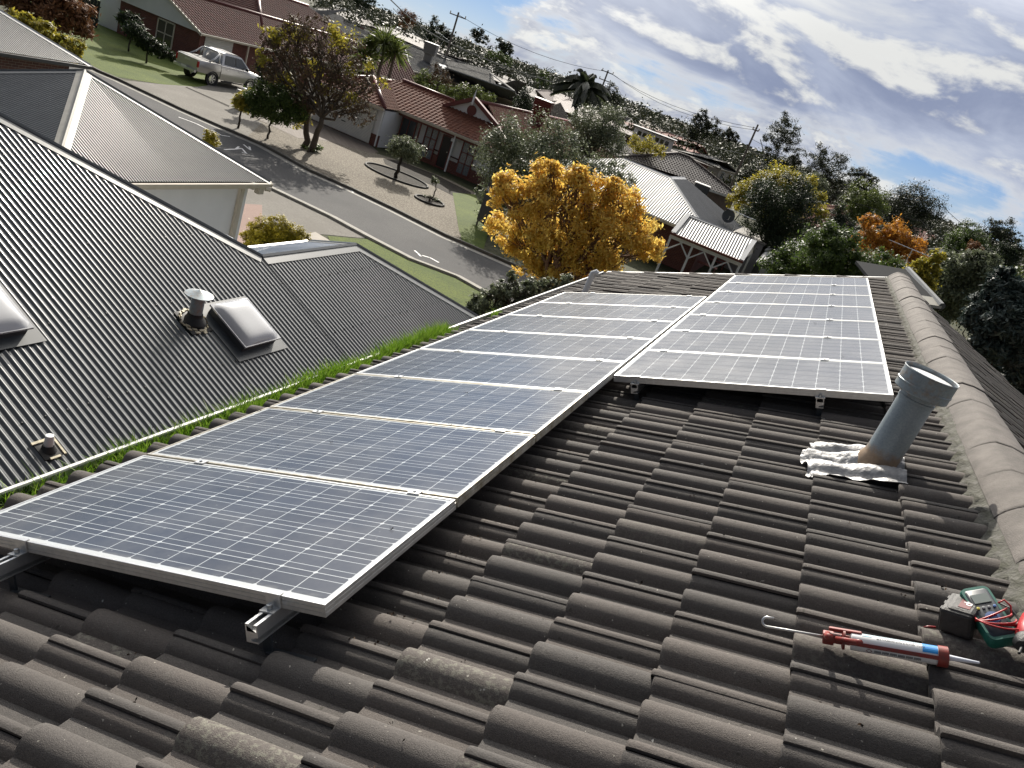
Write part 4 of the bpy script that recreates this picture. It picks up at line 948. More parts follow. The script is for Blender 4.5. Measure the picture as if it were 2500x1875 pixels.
def cooler(q, sx, sy, sz, m, label, ang=0., taper=.85, stem=.5):
    """evaporative cooler on a roof: louvred body, lid, stem"""
    t = thing('evaporative_cooler', label, 'air cooler', q); X, Y = V((cos(ang), sin(ang), 0)), V((-sin(ang), cos(ang), 0)); mb = MB()
    def ringp(z, f): return [V(q)+X*(sx/2*f*i)+Y*(sy/2*f*j)+V((0, 0, z)) for i, j in ((-1, -1), (1, -1), (1, 1), (-1, 1))]
    z0 = stem; L = [(z0, .62), (z0+.12*sz, taper*.97)]
    for k in range(6): a_ = z0+sz*(.12+.13*k); L += [(a_, taper+(1-taper)*k/6), (a_+.10*sz, taper+(1-taper)*(k+1)/6), (a_+.10*sz, taper-.03+(1-taper)*k/6)]
    L += [(z0+sz*.9, 1.), (z0+sz*.93, 1.)]
    pts = []
    for z, f in L: pts += ringp(z, f)
    mb.add(pts, [(4*k+i, 4*k+(i+1) % 4, 4*k+4+(i+1) % 4, 4*k+4+i) for k in range(len(L)-1) for i in range(4)]); mb.build('louvred_body', m, t)
    mb = MB(); pts = []
    for z, f in ((z0+sz*.93, 1.04), (z0+sz*.97, 1.04), (z0+sz, .9), (z0+sz, 0.01)): pts += ringp(z, f)
    mb.add(pts, [(4*k+i, 4*k+(i+1) % 4, 4*k+4+(i+1) % 4, 4*k+4+i) for k in range(3) for i in range(4)]); mb.build('lid', mat('pale cooler lid', (.5, .5, .48), .5) if m.name != 'maroon cooler' else m, t)
    mb = MB(); pts = ringp(-.4, .55)+ringp(stem+.02, .6); mb.add(pts, [(i, (i+1) % 4, 4+(i+1) % 4, 4+i) for i in range(4)]); mb.build('duct', m, t)
    return t
q = PX(1362, 300, -21.9); cooler(V((-21.9, q.y*.93, rzW-.35)), 1.35, 1.35, 1.2, mat('maroon cooler', (.10, .018, .016), .45), 'maroon evaporative cooler on the terracotta roof behind the silvery bush', .2)
q = V((-21.4, 67.0, 3.6)); mb = MB(); mb.cyl(q, q+V((0, 0, 1.6)), .07, n=10); mb.cyl(q+V((0, 0, 1.6)), q+V((0, 0, 1.8)), .12, n=10); mb.build('flue_pipe', M_GALV, wh)

# left house with the ute in front: eave along Y facing the road, white gable end towards us
lh = thing('maroon_roof_house', 'brick house with maroon tile roof and white gable behind the silver ute', 'house', (-47, 52, 0))
LZ = 2.35; A0 = P(489, 79, LZ); lx = A0.x; ly = A0.y; hw = 4.2; LP = .42
rxx = lx-hw; rzz = LZ+hw*LP
mb = MB(); yE = ly+24
nl1 = roof_face(mb, [V((lx, ly, LZ)), V((lx, yE, LZ)), V((rxx, yE, rzz)), V((rxx, ly, rzz))], ROLL, .34, .022)
nl2 = roof_face(mb, [V((rxx-hw, yE, LZ)), V((rxx-hw, ly, LZ)), V((rxx, ly, rzz)), V((rxx, yE, rzz))], ROLL, .34, .022)
# higher main roof behind
mz = LZ+1.2; roof_face(mb, [V((lx-2.6, ly+9, LZ+2.6*LP)), V((lx-2.6, yE+2, LZ+2.6*LP)), V((lx-8, yE-3, LZ+8*LP)), V((lx-8, ly+14, LZ+8*LP))], ROLL, .34, .022)
roof_face(mb, [V((lx-13, ly+9, LZ+2.6*LP)), V((lx-2.6, ly+9, LZ+2.6*LP)), V((lx-8, ly+14, LZ+8*LP))], ROLL, .34, .022)
mb.build('roof', M_MAROON, lh, fix=False)
mb = MB(); mb.tube([V((rxx, ly-.05, rzz+.05)), V((rxx, yE, rzz+.05))], .11, 8); mb.tube([V((lx-2.6, ly+9, LZ+2.6*LP+.05)), V((lx-8, ly+14, LZ+8*LP+.05))], .11, 8); mb.tube([V((lx-8, yE-3, LZ+8*LP+.05)), V((lx-8, ly+14, LZ+8*LP+.05))], .11, 8); mb.build('ridge_capping', M_TRIM, lh, smooth=True)
mb = MB(); mb.prism([V((lx-.35, ly+.35, LZ-.1)), V((rxx-hw+.35, ly+.35, LZ-.1)), V((rxx, ly+.35, rzz-.2))], (0, .1, 0)); gab = mb.build('gable', M_CREAM if 0 else M_RENDER, lh)
mb = MB()
for sgn in (1, -1):
    p, q = V((rxx+sgn*(hw+.1), ly, LZ-.02)), V((rxx, ly, rzz+.02)); mb.prism([p, q, q-V((0, 0, .2)), p-V((0, 0, .2))], (0, .06, 0))
mb.build('barge_board', M_CREAM, gab)
mb = MB(); gutterline(mb, V((lx, ly, LZ)), V((lx, yE, LZ)), (1, 0, 0), .13, .12); mb.build('gutter', M_CREAM, lh)
mb = MB(); mb.box((lx-4.2, ly+5.2, LZ/2-.02), (7.4, 9.2, LZ-.06)); mb.box((lx-5.6, ly+16.5, LZ/2-.02), (8.2, 14, LZ-.06)); mb.build('wall', M_GBRICK, lh)
mb = MB(); mb.box((lx-8.9, ly+1.6, LZ/2), (2.6, 1.4, LZ)); mb.build('wall', M_RENDER, lh)
wy = ly+.58; xa = PY(405, 70, wy).x; f_ = window(lh, V((xa-.75, wy, .45)), V((xa+.75, wy, .45)), V((xa+.75, wy, LZ-.25)), V((xa-.75, wy, LZ-.25)), (0, -1, 0), M_CREAM, M_GLASS, 2, 2, .09)
gx = lx-.46; gy0, gy1 = PX(500, 100, gx).y, PX(566, 125, gx).y; gy0 = max(gy0, ly+.9); mb = MB()
for k in range(20):
    z0, z1 = .05+2.05*k/20, .05+2.05*(k+1)/20
    mb.add([V((gx, gy0, z0)), V((gx, gy1, z0)), V((gx+.03, gy1, (z0+z1)/2)), V((gx+.03, gy0, (z0+z1)/2)), V((gx, gy1, z1)), V((gx, gy0, z1))], [(0, 1, 2, 3), (3, 2, 4, 5)])
mb.build('garage_door', M_WDOOR, lh)
mb = MB(); q = PX(600, 150, lx-.15); mb.box((lx-.15, q.y, 1.15), (.1, .1, 2.3)); mb.build('porch_post', M_CREAM, lh)
f_ = window(lh, V((lx-1.46, q.y+.6, .5)), V((lx-1.46, q.y+3.2, .5)), V((lx-1.46, q.y+3.2, 2.1)), V((lx-1.46, q.y+.6, 2.1)), (1, 0, 0), M_WHT, M_GLASS, 2, 2, .08)
# tall side fence beyond the lawn
mb = MB(); q = P(235, 68); 
for k in range(14): mb.box((q.x-.15*k, q.y+.02*(k % 2), .9), (.145, .02, 1.8))
mb.box((q.x-1, q.y+.05, .5), (2.2, .04, .08)); mb.box((q.x-1, q.y+.05, 1.4), (2.2, .04, .08))
tag(mb.build('paling_fence', mat('dark stained timber', (.02, .022, .022), .8)), 'dark timber paling fence beside the rendered wall', 'fence')

# ---------------------------------------------------------------- silver ute
M_SILV = mat('silver metallic paint', (.46, .45, .43), .3, .65, coat=.8)
M_TYRE = mat('tyre rubber', (.012, .012, .012), .8)
def ute():
    o0 = P(512, 208); az = rad(87); D = V((cos(az), sin(az), 0)); Sd = V((sin(az), -cos(az), 0))   # Sd: towards our side
    S_ = 1.07; org = o0-Sd*.80*S_
    def T(x, y, z): return org+(D*x+Sd*y+V((0, 0, z*(1.13 if z > .45 else 1.0))))*S_      # x from rear axle forward
    t = thing('ute', 'silver dual cab ute with sports bar, parked on the driveway', 'ute', org)
    mb = MB()
    def side(pts, y0, y1, bow=0.):
        k = len(pts); mb.add([T(x, y, z) for y in (y0, y1) for x, z in pts], [tuple(range(k)), tuple(range(2*k-1, k-1, -1))]+[(i, i+k, (i+1) % k+k, (i+1) % k) for i in range(k)])
    def loft(secs):                           # secs: (x, halfwidth bottom, halfwidth top, z0, z1)
        vs = []
        for x, w0, w1, z0, z1 in secs: vs += [T(x, -w0*.96, z0), T(x, -w0, z0+(z1-z0)*.3), T(x, -w0, z0+(z1-z0)*.62), T(x, -w1, z1-.03), T(x, -w1+.05, z1), T(x, w1-.05, z1), T(x, w1, z1-.03), T(x, w0, z0+(z1-z0)*.62), T(x, w0, z0+(z1-z0)*.3), T(x, w0*.96, z0)]
        m = 10; mb.add(vs, [(j*m+i, j*m+(i+1) % m, (j+1)*m+(i+1) % m, (j+1)*m+i) for j in range(len(secs)-1) for i in range(m)]+[tuple(range(m-1, -1, -1)), tuple(range((len(secs)-1)*m, len(secs)*m))])
    loft([(-1.18, .86, .82, .62, 1.13), (-1.10, .90, .86, .56, 1.16), (.52, .92, .87, .50, 1.15)])                                   # tray
    loft([(.56, .92, .86, .42, 1.10), (1.3, .93, .87, .40, 1.09), (2.55, .92, .86, .42, 1.06), (3.0, .92, .84, .48, 1.03), (3.6, .91, .76, .52, .99), (3.9, .86, .66, .50, .93), (4.02, .74, .55, .48, .78)])
    bd = mb.build('body', M_SILV, t, smooth=2)
    mb = MB()
    g = [(.60, 1.08, .84), (.78, 1.66, .62), (1.0, 1.72, .60), (1.9, 1.72, .60), (2.25, 1.64, .61), (3.02, 1.06, .80)]
    vs = []
    for x, z, w in g: vs += [T(x, -w, z), T(x, w, z)]
    cb = [T(x, y, 1.04) for x in (.60, 3.02) for y in (-.86, .86)]
    mb.add(vs, [(2*i, 2*i+1, 2*i+3, 2*i+2) for i in range(5)]); mb.add([T(x, -w, z) for x, z, w in g], [(0, 1, 2, 3, 4, 5)]); mb.add([T(x, w, z) for x, z, w in g], [(5, 4, 3, 2, 1, 0)])
    mb.build('cab', M_SILV, t)
    def pane(q, name='window'): m_ = MB(); m_.add(q, [tuple(range(len(q)))]); m_.build(name, M_GLASS, t)
    for sg in (1, -1):
        e = .012*sg
        def W(x, z): 
            return sg*(.845-(z-1.08)*.36)+e
        pane([T(.82, W(0, 1.16), 1.16), T(1.66, W(0, 1.13), 1.13), T(1.66, W(0, 1.60), 1.60), T(.95, W(0, 1.60), 1.60)])
        pane([T(1.74, W(0, 1.13), 1.13), T(2.78, W(0, 1.12), 1.12), T(2.22, W(0, 1.57), 1.57), T(1.74, W(0, 1.60), 1.60)])
    pane([T(.64, -.70, 1.18), T(.64, .70, 1.18), T(.765, .58, 1.60), T(.765, -.58, 1.60)], 'rear_window')
    pane([T(2.99, -.70, 1.115), T(2.99, .70, 1.115), T(2.31, .55, 1.615), T(2.31, -.55, 1.615)], 'windscreen')
    mb = MB(); mb.add([T(x, y, z) for x, y, z in ((-1.1, -.78, 1.172), (-1.1, .78, 1.172), (.5, .78, 1.172), (.5, -.78, 1.172))], [(0, 1, 2, 3)]); mb.build('tonneau_cover', mat('black vinyl', (.02, .02, .021), .6), t)
    mb = MB()
    for y in (-.8, .8): mb.tube([T(-.35, y, 1.15), T(.1, y*.95, 1.36), T(.42, y*.85, 1.62), T(.45, y*.6, 1.66)], .05*S_, 8); mb.tube([T(.42, y*.98, 1.14), T(.42, y*.86, 1.60)], .05*S_, 8)
    mb.tube([T(.45, -.5, 1.66), T(.45, .5, 1.66)], .05*S_, 8); mb.build('sports_bar', M_STEEL, t, smooth=True)
    mb = MB(); mb.box(T(-1.28, 0, .56), (1.65*S_, .16*S_, .14*S_), (Sd, D, V((0, 0, 1)))); mb.build('rear_bumper', M_STEEL, t)
    mb = MB(); mb.box(T(-1.375, 0, .62), (.40, .01, .13), (Sd, D, V((0, 0, 1)))); mb.build('number_plate', M_WHT, t)
    mb = MB(); mb.box(T(-1.19, 0, .98), (.42, .05, .12), (Sd, D, V((0, 0, 1)))); mb.build('tailgate_handle', M_STEEL, t)
    for y in (-.83, .83): mb = MB(); mb.bbox(T(-1.155, y, .92), (.13, .12, .36), (Sd, D, V((0, 0, 1))), .03); mb.build('tail_light', mat('tail light red', (.40, .01, .012), .2), t)
    for y in (-.70, .70): mb = MB(); mb.bbox(T(3.88, y, .84), (.32, .25, .16), (Sd, D, V((0, 0, 1))), .04); mb.build('headlight', mat('headlamp glass', (.7, .72, .74), .1), t)
    for y in (-.95, .95): mb = MB(); mb.bbox(T(2.5, y*1.05, 1.13), (.22, .1, .18), (Sd, D, V((0, 0, 1))), .03); mb.build('mirror', M_BLK, t)
    for x in (.75, 1.75):
        mb = MB(); mb.box(T(x+.28, .935, .93), (.03, .16, .035), (Sd, D, V((0, 0, 1)))); mb.build('door_handle', M_STEEL, t)
    mb = MB(); mb.box(T(1.6, .9, .36), (.14, 1.9, .05), (Sd, D, V((0, 0, 1)))); mb.build('side_step', M_BLK, t)
    for x in (0, 3.08):
        for y in (.80, -.80):
            c = T(x, y, .38); sg = 1 if y > 0 else -1; mb = MB(); mb.lathe(c-Sd*(.12*sg), Sd*sg, [(0, .24), (0, .38), (.03, .405), (.20, .405), (.235, .38), (.235, .27), (.20, .26)], 28); w = mb.build('wheel', M_TYRE, t, smooth=2)
            mb = MB(); mb.lathe(c+Sd*(.075*sg), Sd*sg, [(0, .27), (.03, .27), (.03, .25), (.0, .24)], 28)
            for k in range(6):
                q = 2*pi*k/6; d_ = D*cos(q)+V((0, 0, sin(q))); mb.box(c+Sd*(.09*sg)+d_*.13, (.26, .075, .03), (d_, d_.cross(Sd).normalized(), Sd))
            mb.build('rim', M_STEEL, w)
            mb = MB(); mb.lathe(c+Sd*(.01*sg), Sd*sg, [(0, .40), (.10, .44), (.125, .49), (.132, .44), (.10, .40)], 28); 
            mb.build('wheel_arch', M_BLK, t, smooth=2)
ute()
# ================================================================ houses farther off
def pxhouse(name, label, ridge, eave, roofm, wallm, ze=2.5, pitch=.40, hip=(True, True), capm=None, gut=None, back=1.):
    Ev = [P(x, y, ze) for x, y in eave]; d = (Ev[-1]-Ev[0]); d.z = 0; d.normalize(); nrm = V((-d.y, d.x, 0))
    if nrm.dot(V((Ev[0].x+Ev[-1].x, Ev[0].y+Ev[-1].y, 0))) < 0: nrm = -nrm
    lo, hi = ze+.1, CH-.25
    for _ in range(40):
        zr = (lo+hi)/2; Rv = [P(x, y, zr) for x, y in ridge]; run = sum((r-Ev[0]).dot(nrm) for r in Rv)/len(Rv)
        if zr-ze > pitch*run: hi = zr
        else: lo = zr
    Rv = [P(x, y, zr) for x, y in ridge]
    c = sum(Ev+Rv, V((0, 0, 0)))/len(Ev+Rv); t = thing(name, label, 'house', (c.x, c.y, 0))
    sgn = 1 if (Rv[0]-Ev[0]).dot(nrm) > 0 else -1
    def bk(r, e):
        run = abs((r-e).dot(nrm)); return V((e.x, e.y, ze))+nrm*sgn*run*2*back
    Bv = [bk(r, e) for r, e in zip(Rv, Ev)] if len(Rv) == len(Ev) else None
    mb = MB(); uv = []
    def face(pts):
        n_ = V((0, 0, 0)); cc = sum(pts, V((0, 0, 0)))/len(pts)
        for i in range(len(pts)): n_ += (pts[i]-cc).cross(pts[(i+1) % len(pts)]-cc)
        e_ = (pts[1]-pts[0]).normalized(); s_ = n_.normalized().cross(e_)
        mb.add(pts, [tuple(range(len(pts)))])
        for p in pts: uv.append(((p-pts[0]).dot(e_)+pts[0].x, (p-pts[0]).dot(s_)))
    near = sqrt(c.x**2+c.y**2) < 150 and roofm.name in TCOL
    for i in range(len(Ev)-1):
        if near: roof_face(mb, [Ev[i], Ev[i+1], Rv[i+1], Rv[i]], ROLL, .36, .03); roof_face(mb, [Bv[i+1], Bv[i], Rv[i], Rv[i+1]], ROLL, .36, .03); continue
        face([Ev[i], Ev[i+1], Rv[i+1], Rv[i]]); face([Bv[i+1], Bv[i], Rv[i], Rv[i+1]])
    gables = []
    for k, (e, r, b) in enumerate(((Ev[0], Rv[0], Bv[0]), (Ev[-1], Rv[-1], Bv[-1]))):
        if hip[k] and near: roof_face(mb, [b, e, r] if k == 0 else [e, b, r], ROLL, .36, .03)
        elif hip[k]: face([b, e, r] if k == 0 else [e, b, r])
        else: gables.append((e, r, b))
    if near: c1_, c2_ = TCOL[roofm.name]; mb.build('roof', mat(roofm.name+' rows', c1_, .85, col2=c2_, var=.2, vscale=1.1, spec=.08, detail=9), t, fix=False)
    else: mb.uv = uv; mb.build('roof', roofm, t)
    m = MB(); W = MB()
    foot = Ev+Bv[::-1]; cc = sum(foot, V((0, 0, 0)))/len(foot); hwid = max(2., abs((Bv[0]-Ev[0]).dot(nrm))/2); k = 1-.45/hwid
    pts = [V((cc.x+(p.x-cc.x)*k, cc.y+(p.y-cc.y)*k, 0)) for p in foot]; W.prism(pts, (0, 0, ze-.04))
    for e, r, b in gables: W.add([lerp(e, cc, .02), lerp(b, cc, .02), V((r.x, r.y, r.z-.08))], [(0, 1, 2)])
    W.build('wall', wallm, t)
    capm = capm or roofm; C = MB()
    for i in range(len(Rv)-1): C.tube([Rv[i]+V((0, 0, .04)), Rv[i+1]+V((0, 0, .04))], .10, 6)
    for kk, (e, r, b) in enumerate(((Ev[0], Rv[0], Bv[0]), (Ev[-1], Rv[-1], Bv[-1]))):
        if hip[kk]: C.tube([e+V((0, 0, .04)), r+V((0, 0, .04))], .10, 6); C.tube([b+V((0, 0, .04)), r+V((0, 0, .04))], .10, 6)
    C.build('ridge_capping', capm, t)
    G = MB()
    for i in range(len(Ev)-1): G.prism([Ev[i]+V((0, 0, .0)), Ev[i+1]+V((0, 0, .0)), Ev[i+1]+V((0, 0, -.16)), Ev[i]+V((0, 0, -.16))], -nrm*sgn*.1)
    G.build('gutter', gut or M_CREAM, t)
    print('HOUSE', label[:50], 'zr %.2f run %.1f dist %.0f len %.1f' % (zr, run, sqrt(c.x**2+c.y**2), (Ev[-1]-Ev[0]).length))
    # a window on the visible side of the longer houses
    L_ = (pts[len(Ev)-1]-pts[0]).length
    if L_ > 5:
        a_, b_ = pts[0], pts[len(Ev)-1]; o_ = -nrm*sgn
        for f0, f1 in ((.15, .32), (.6, .8)):
            p, q = lerp(a_, b_, f0)+o_*.03, lerp(a_, b_, f1)+o_*.03
            if (q-p).length > .8: window(t, p+V((0, 0, .9)), q+V((0, 0, .9)), q+V((0, 0, 2.0)), p+V((0, 0, 2.0)), o_, M_WHT, M_GLASS, 2, 1, .07)
    return t
TCOL = {'pale grey tile': ((.13, .13, .127), (.23, .228, .22)), 'deep maroon tile': ((.06, .025, .025), (.10, .038, .036)), 'black glazed tile': ((.035, .03, .028), (.09, .078, .07)), 'brick red tile': ((.12, .05, .04), (.22, .11, .09))}
T_GREY = uvtile('pale grey tile', (.10, .10, .098), (.21, .207, .20), depth=.06, pv=.36); T_DARK = uvtile('dark brown tile', (.045, .038, .036), (.085, .072, .066))
T_PURP = uvtile('purple brown tile', (.085, .062, .06), (.13, .10, .095)); T_WEATH = uvtile('weathered grey tile', (.07, .068, .064), (.15, .147, .135), depth=.05)
T_RED = uvtile('pink red tile', (.20, .085, .07), (.30, .14, .115)); T_MAR = uvtile('deep maroon tile', (.075, .028, .028), (.12, .045, .042))
T_TAN = uvtile('tan tile', (.16, .125, .095), (.24, .19, .15)); T_BLK = uvtile('black glazed tile', (.035, .03, .028), (.075, .062, .055), rough=.5, depth=.05)
T_WHITE = uvtile('white sheet roof', (.50, .51, .52), (.60, .60, .60), kind='sheet', pu=.2, depth=.01); T_GCOR = uvtile('grey corrugated sheet', (.22, .225, .23), (.28, .285, .29), kind='sheet', pu=.15, depth=.02, rough=.45)
T_GRN = uvtile('olive grey tile', (.15, .16, .13), (.22, .23, .19)); W_BR = mat('far brick wall', (.16, .075, .055), .9, var=.2); W_CR = mat('far cream wall', (.44, .39, .32), .9, var=.1); W_GR = mat('far grey wall', (.30, .29, .28), .9, var=.1)
H_ = [
 ('pale_tile_house', 'long house with pale grey tile roof and skylights below the street pole', [(984, 106), (1087, 140), (1194, 177), (1256, 224)], [(1003, 171), (1110, 200), (1226, 240), (1266, 255)], T_GREY, W_CR),
 ('pale_tile_house', 'house with shiny pale grey tile roof above the autumn tree', [(641, 12), (737, 15), (834, 46), (910, 76)], [(662, 29), (745, 54), (842, 86), (925, 104)], T_GREY, W_CR),
 ('dark_tile_house', 'house with dark brown tile roof near the top left sky edge', [(822, 22), (890, 40)], [(835, 48), (928, 68)], T_DARK, W_BR),
 ('dark_tile_house', 'house with dark brown hip roof behind the cordyline heads', [(906, 65), (975, 70), (994, 85)], [(925, 90), (985, 112), (1012, 118)], T_DARK, W_BR),
 ('maroon_tile_house', 'house with deep maroon tile roof right behind the white gabled house', [(868, 122), (975, 150)], [(880, 168), (1030, 216)], T_MAR, W_BR),
 ('grey_brown_house', 'house with flat grey brown roof just right of the pale tile roof', [(1117, 142), (1152, 148), (1200, 160)], [(1130, 160), (1190, 180), (1236, 202)], T_DARK, W_GR),
 ('weathered_house', 'house with weathered grey roof and small skylight beyond the pale tile roof', [(1203, 156), (1253, 178)], [(1224, 188), (1270, 204)], T_WEATH, W_CR),
 ('weathered_house', 'house with mottled grey roof beside the blue shade cloth', [(1257, 178), (1320, 200)], [(1268, 203), (1332, 222)], T_WEATH, W_CR),
 ('purple_tile_house', 'house with plain purple brown hip roof left of the palm', [(1308, 221), (1354, 222), (1392, 238)], [(1318, 249), (1348, 256), (1400, 268)], T_PURP, W_BR),
 ('glazed_tile_house', 'house with small black and white glinting tile roof behind the conifer', [(1318, 262), (1360, 260)], [(1326, 288), (1392, 296)], T_BLK, W_BR),
 ('pale_tile_house', 'house with pale grey hip roof right of the dome shaped olive tree', [(1500, 258), (1547, 264)], [(1506, 285), (1560, 280)], T_GREY, W_CR),
 ('brown_tile_house', 'house with brown tile roof above the white clerestory', [(1513, 285), (1540, 289)], [(1520, 304), (1556, 318)], T_WEATH, W_BR),
 ('tan_tile_house', 'house with tan tile roof and bright skylight strip', [(1556, 287), (1592, 302)], [(1562, 302), (1606, 322)], T_TAN, W_BR),
 ('pink_tile_house', 'house with pinkish red tile roof and dishes beyond the clerestory', [(1630, 325), (1684, 342), (1716, 358)], [(1648, 356), (1702, 378), (1730, 382)], T_RED, W_CR),
 ('lined_tile_house', 'house with small grey gable roof between the black tile roof and the power pole', [(1738, 382), (1774, 398)], [(1760, 412), (1803, 424)], T_WEATH, W_CR),
 ('red_tile_house', 'house with brick red tile roof hidden behind the round dark tree', [(2002, 512), (2085, 512)], [(1996, 556), (2092, 552)], uvtile('brick red tile', (.14, .055, .045), (.24, .12, .10), depth=.05), W_CR),
 ('red_tile_house', 'house with bright red hip roof beyond the orange tree', [(2230, 558), (2257, 558)], [(2254, 586), (2312, 578)], T_RED, W_CR),
 ('olive_tile_house', 'house with olive grey roof right of the orange tree', [(2262, 609), (2358, 602)], [(2318, 634), (2392, 622)], T_GRN, W_BR),
 ('white_roof_house', 'far house with bright white roof at the top edge of the photo', [(806, 6), (850, 24)], [(812, 14), (856, 33)], T_WHITE, W_CR),
 ('white_roof_house', 'far house with white roof between the dark roofs and the brown tree', [(900, 38), (942, 52)], [(912, 48), (984, 74)], T_WHITE, W_CR),
 ('far_house', 'far house with dull pink roof left of the street pole', [(1040, 86), (1076, 100)], [(1046, 96), (1082, 112)], T_RED, W_CR),
 ('far_house', 'far house with a thin white roof edge behind the pole', [(1104, 122), (1140, 132)], [(1108, 128), (1150, 138)], T_WHITE, W_CR),
 ('far_house', 'far house with grey roof under the tall gum trees', [(1272, 158), (1330, 176)], [(1280, 166), (1342, 186)], T_WEATH, W_CR),
 ('far_house', 'far house with dark roof left of the big dark wide tree', [(2205, 536), (2240, 546)], [(2196, 552), (2252, 562)], T_DARK, W_GR),
 ('far_house', 'far house with white roof strip beside the round clipped tree', [(2290, 553), (2312, 562)], [(2286, 560), (2314, 570)], T_WHITE, W_GR),
 ('far_house', 'far house with dark roof at the right edge of the photo', [(2450, 620), (2500, 640)], [(2456, 636), (2512, 660)], T_DARK, W_GR),
]
for nm, lab, r_, e_, rm, wm in H_: pxhouse(nm, lab, r_, e_, rm, wm)
# skylights and cooler on the pale tile roof
def roofbit(px, py, ze, sx, sy, h, m, nm, lab, cat):
    q = P(px, py, ze); mb = MB(); mb.bbox(q, (sx, sy, h), (V((.2, .98, 0)), V((-.9, .18, .38)).normalized(), V((.37, -.08, .92)).normalized()), .02)
    tag(mb.build(nm, m), lab, cat)
M_SKY = mat('pale skylight', (.66, .68, .66), .15)
roofbit(1082, 164, 3.7, 1.6, .9, .2, M_SKY, 'roof_skylight', 'pale skylight low on the long pale tile roof, left of two', 'skylight')
roofbit(1227, 210, 3.4, 1.6, .9, .2, M_SKY, 'roof_skylight', 'pale skylight on the right hip of the long pale tile roof', 'skylight')
roofbit(1255, 186, 3.4, 1.3, .8, .2, M_SKY, 'roof_skylight', 'small bright skylight on the weathered grey roof', 'skylight')
q = P(1046, 140, 4.2); cooler(V((q.x, q.y, 4.0)), 1.7, 1.7, 1.5, mat('grey cooler', (.20, .19, .18), .6), 'grey evaporative cooler casting a shadow on the long pale tile roof', .3, .9)
# black glazed tile house: big hip roof left of the power pole
dk = thing('black_tile_house', 'house with big black glinting tile hip roof in front of the power pole', 'house', (-20, 92, 0))
DZ = 2.6; e0, e1, e2 = P(1503, 384, DZ), P(1650, 432, DZ), P(1797, 484, DZ)
dd = (e2-e0).normalized(); nn = V((-dd.y, dd.x, 0)); lo, hi = DZ, 7
for _ in range(40):
    zr = (lo+hi)/2; a_ = P(1654, 375, zr)
    if zr-DZ > .40*(a_-e0).dot(nn): hi = zr
    else: lo = zr
ra = P(1654, 375, zr); rb = P(1772, 427, zr); rb = ra+dd*max(1.5, (rb-ra).dot(dd))
run = (ra-e0).dot(nn); e2 = V((e0+dd*((rb-e0).dot(dd)+run)).to_tuple()); b0, b2 = e0+nn*2*run, e2+nn*2*run
mb = MB(); GL_ = [(x*1.3, h*1.6) for x, h in ROLL]
n1 = roof_face(mb, [e0, e2, rb, ra], GL_, .42, .035); n2 = roof_face(mb, [e2, b2, rb], GL_, .42, .035); n3 = roof_face(mb, [b0, e0, ra], GL_, .42, .035); roof_face(mb, [b2, b0, ra, rb], GL_, .42, .035)
mb.build('roof', mat('glazed black tile', (.07, .055, .05), .5, var=.3, vscale=1.), dk, fix=False)
mb = MB()
for p, q in ((ra, rb), (e2, rb), (e0, ra)): mb.tube([p+V((0, 0, .06)), q+V((0, 0, .06))], .15, 6)
mb.build('ridge_capping', mat('brown capping', (.10, .08, .07), .7), dk)
mb = MB(); mb.prism([e0, e2, e2-V((0, 0, .2)), e0-V((0, 0, .2))], -nn*.12); mb.build('gutter', mat('pale gutter', (.62, .62, .6), .5), dk)
mb = MB(); k = .6; mb.prism([e0+dd*k+nn*k-V((0, 0, DZ)), e2-dd*k+nn*k-V((0, 0, DZ)), b2-dd*k-nn*k-V((0, 0, DZ)), b0+dd*k-nn*k-V((0, 0, DZ))], (0, 0, DZ-.05)); mb.build('wall', mat('mauve brick wall', (.20, .15, .13), .9, var=.15), dk)
# two small grey vent pipes in front of it
q = PD(1631, 430, 62)
# grey corrugated hip house with veranda
ch = thing('corrugated_house', 'brick house with grey corrugated hip roof and veranda beyond the yellow tree', 'house', (-9, 52, 0))
CZ = 2.5; q0 = P(1652, 549, CZ); apx = None; lo, hi = CZ, 6.5
for _ in range(40):
    zr = (lo+hi)/2; a_ = P(1637, 432, zr)
    if zr-CZ > .42*(a_.y-q0.y): hi = zr
    else: lo = zr
ap = P(1637, 432, zr); rr_ = ap.y-q0.y; rx = P(1684, 432, zr)
xr_ = ap.x+rr_*.95; yb = ap.y+rr_*1.5
f0, f1 = V((ap.x-8, q0.y, CZ)), V((xr_, q0.y, CZ)); f2, f3 = V((xr_, yb+rr_*.5, CZ)), V((ap.x-8, yb+rr_*.5, CZ))
ap2 = V((ap.x, ap.y+max(.5, yb-ap.y-rr_*.5), zr)); al = V((ap.x-8+rr_, ap.y, zr))
BC = [(i/6*.15, .018*cos(2*pi*i/6)) for i in range(7)]
M_ZGREY = mat('weathered grey sheet', (.17, .175, .18), .5, .1, var=.12, vscale=.8); M_ZDARK = M_ZGREY
mb = MB(); k1 = roof_face(mb, [f0, f1, ap, al], BC); mb.build('roof', M_ZGREY, ch, smooth=True, fix=False)
mb = MB(); k2 = roof_face(mb, [f1, f2, ap2, ap], BC); k3 = roof_face(mb, [f3, f0, al], BC); mb.quad(f2, f3, al, ap2); mb.build('roof', M_ZDARK, ch, fix=False)
mb = MB(); capline(mb, ap, al, k1, V((0, .4, .9)), .2); capline(mb, f1, ap, k1, k2, .2); capline(mb, ap, ap2, k2, V((-.4, 0, .9)), .2); mb.build('ridge_capping', mat('light grey capping', (.42, .43, .44), .4), ch)
mb = MB(); gutterline(mb, f0, f1, (0, -1, 0), .14, .12); gutterline(mb, f1, f2, (1, 0, 0), .14, .12); mb.build('gutter', M_CREAM, ch)
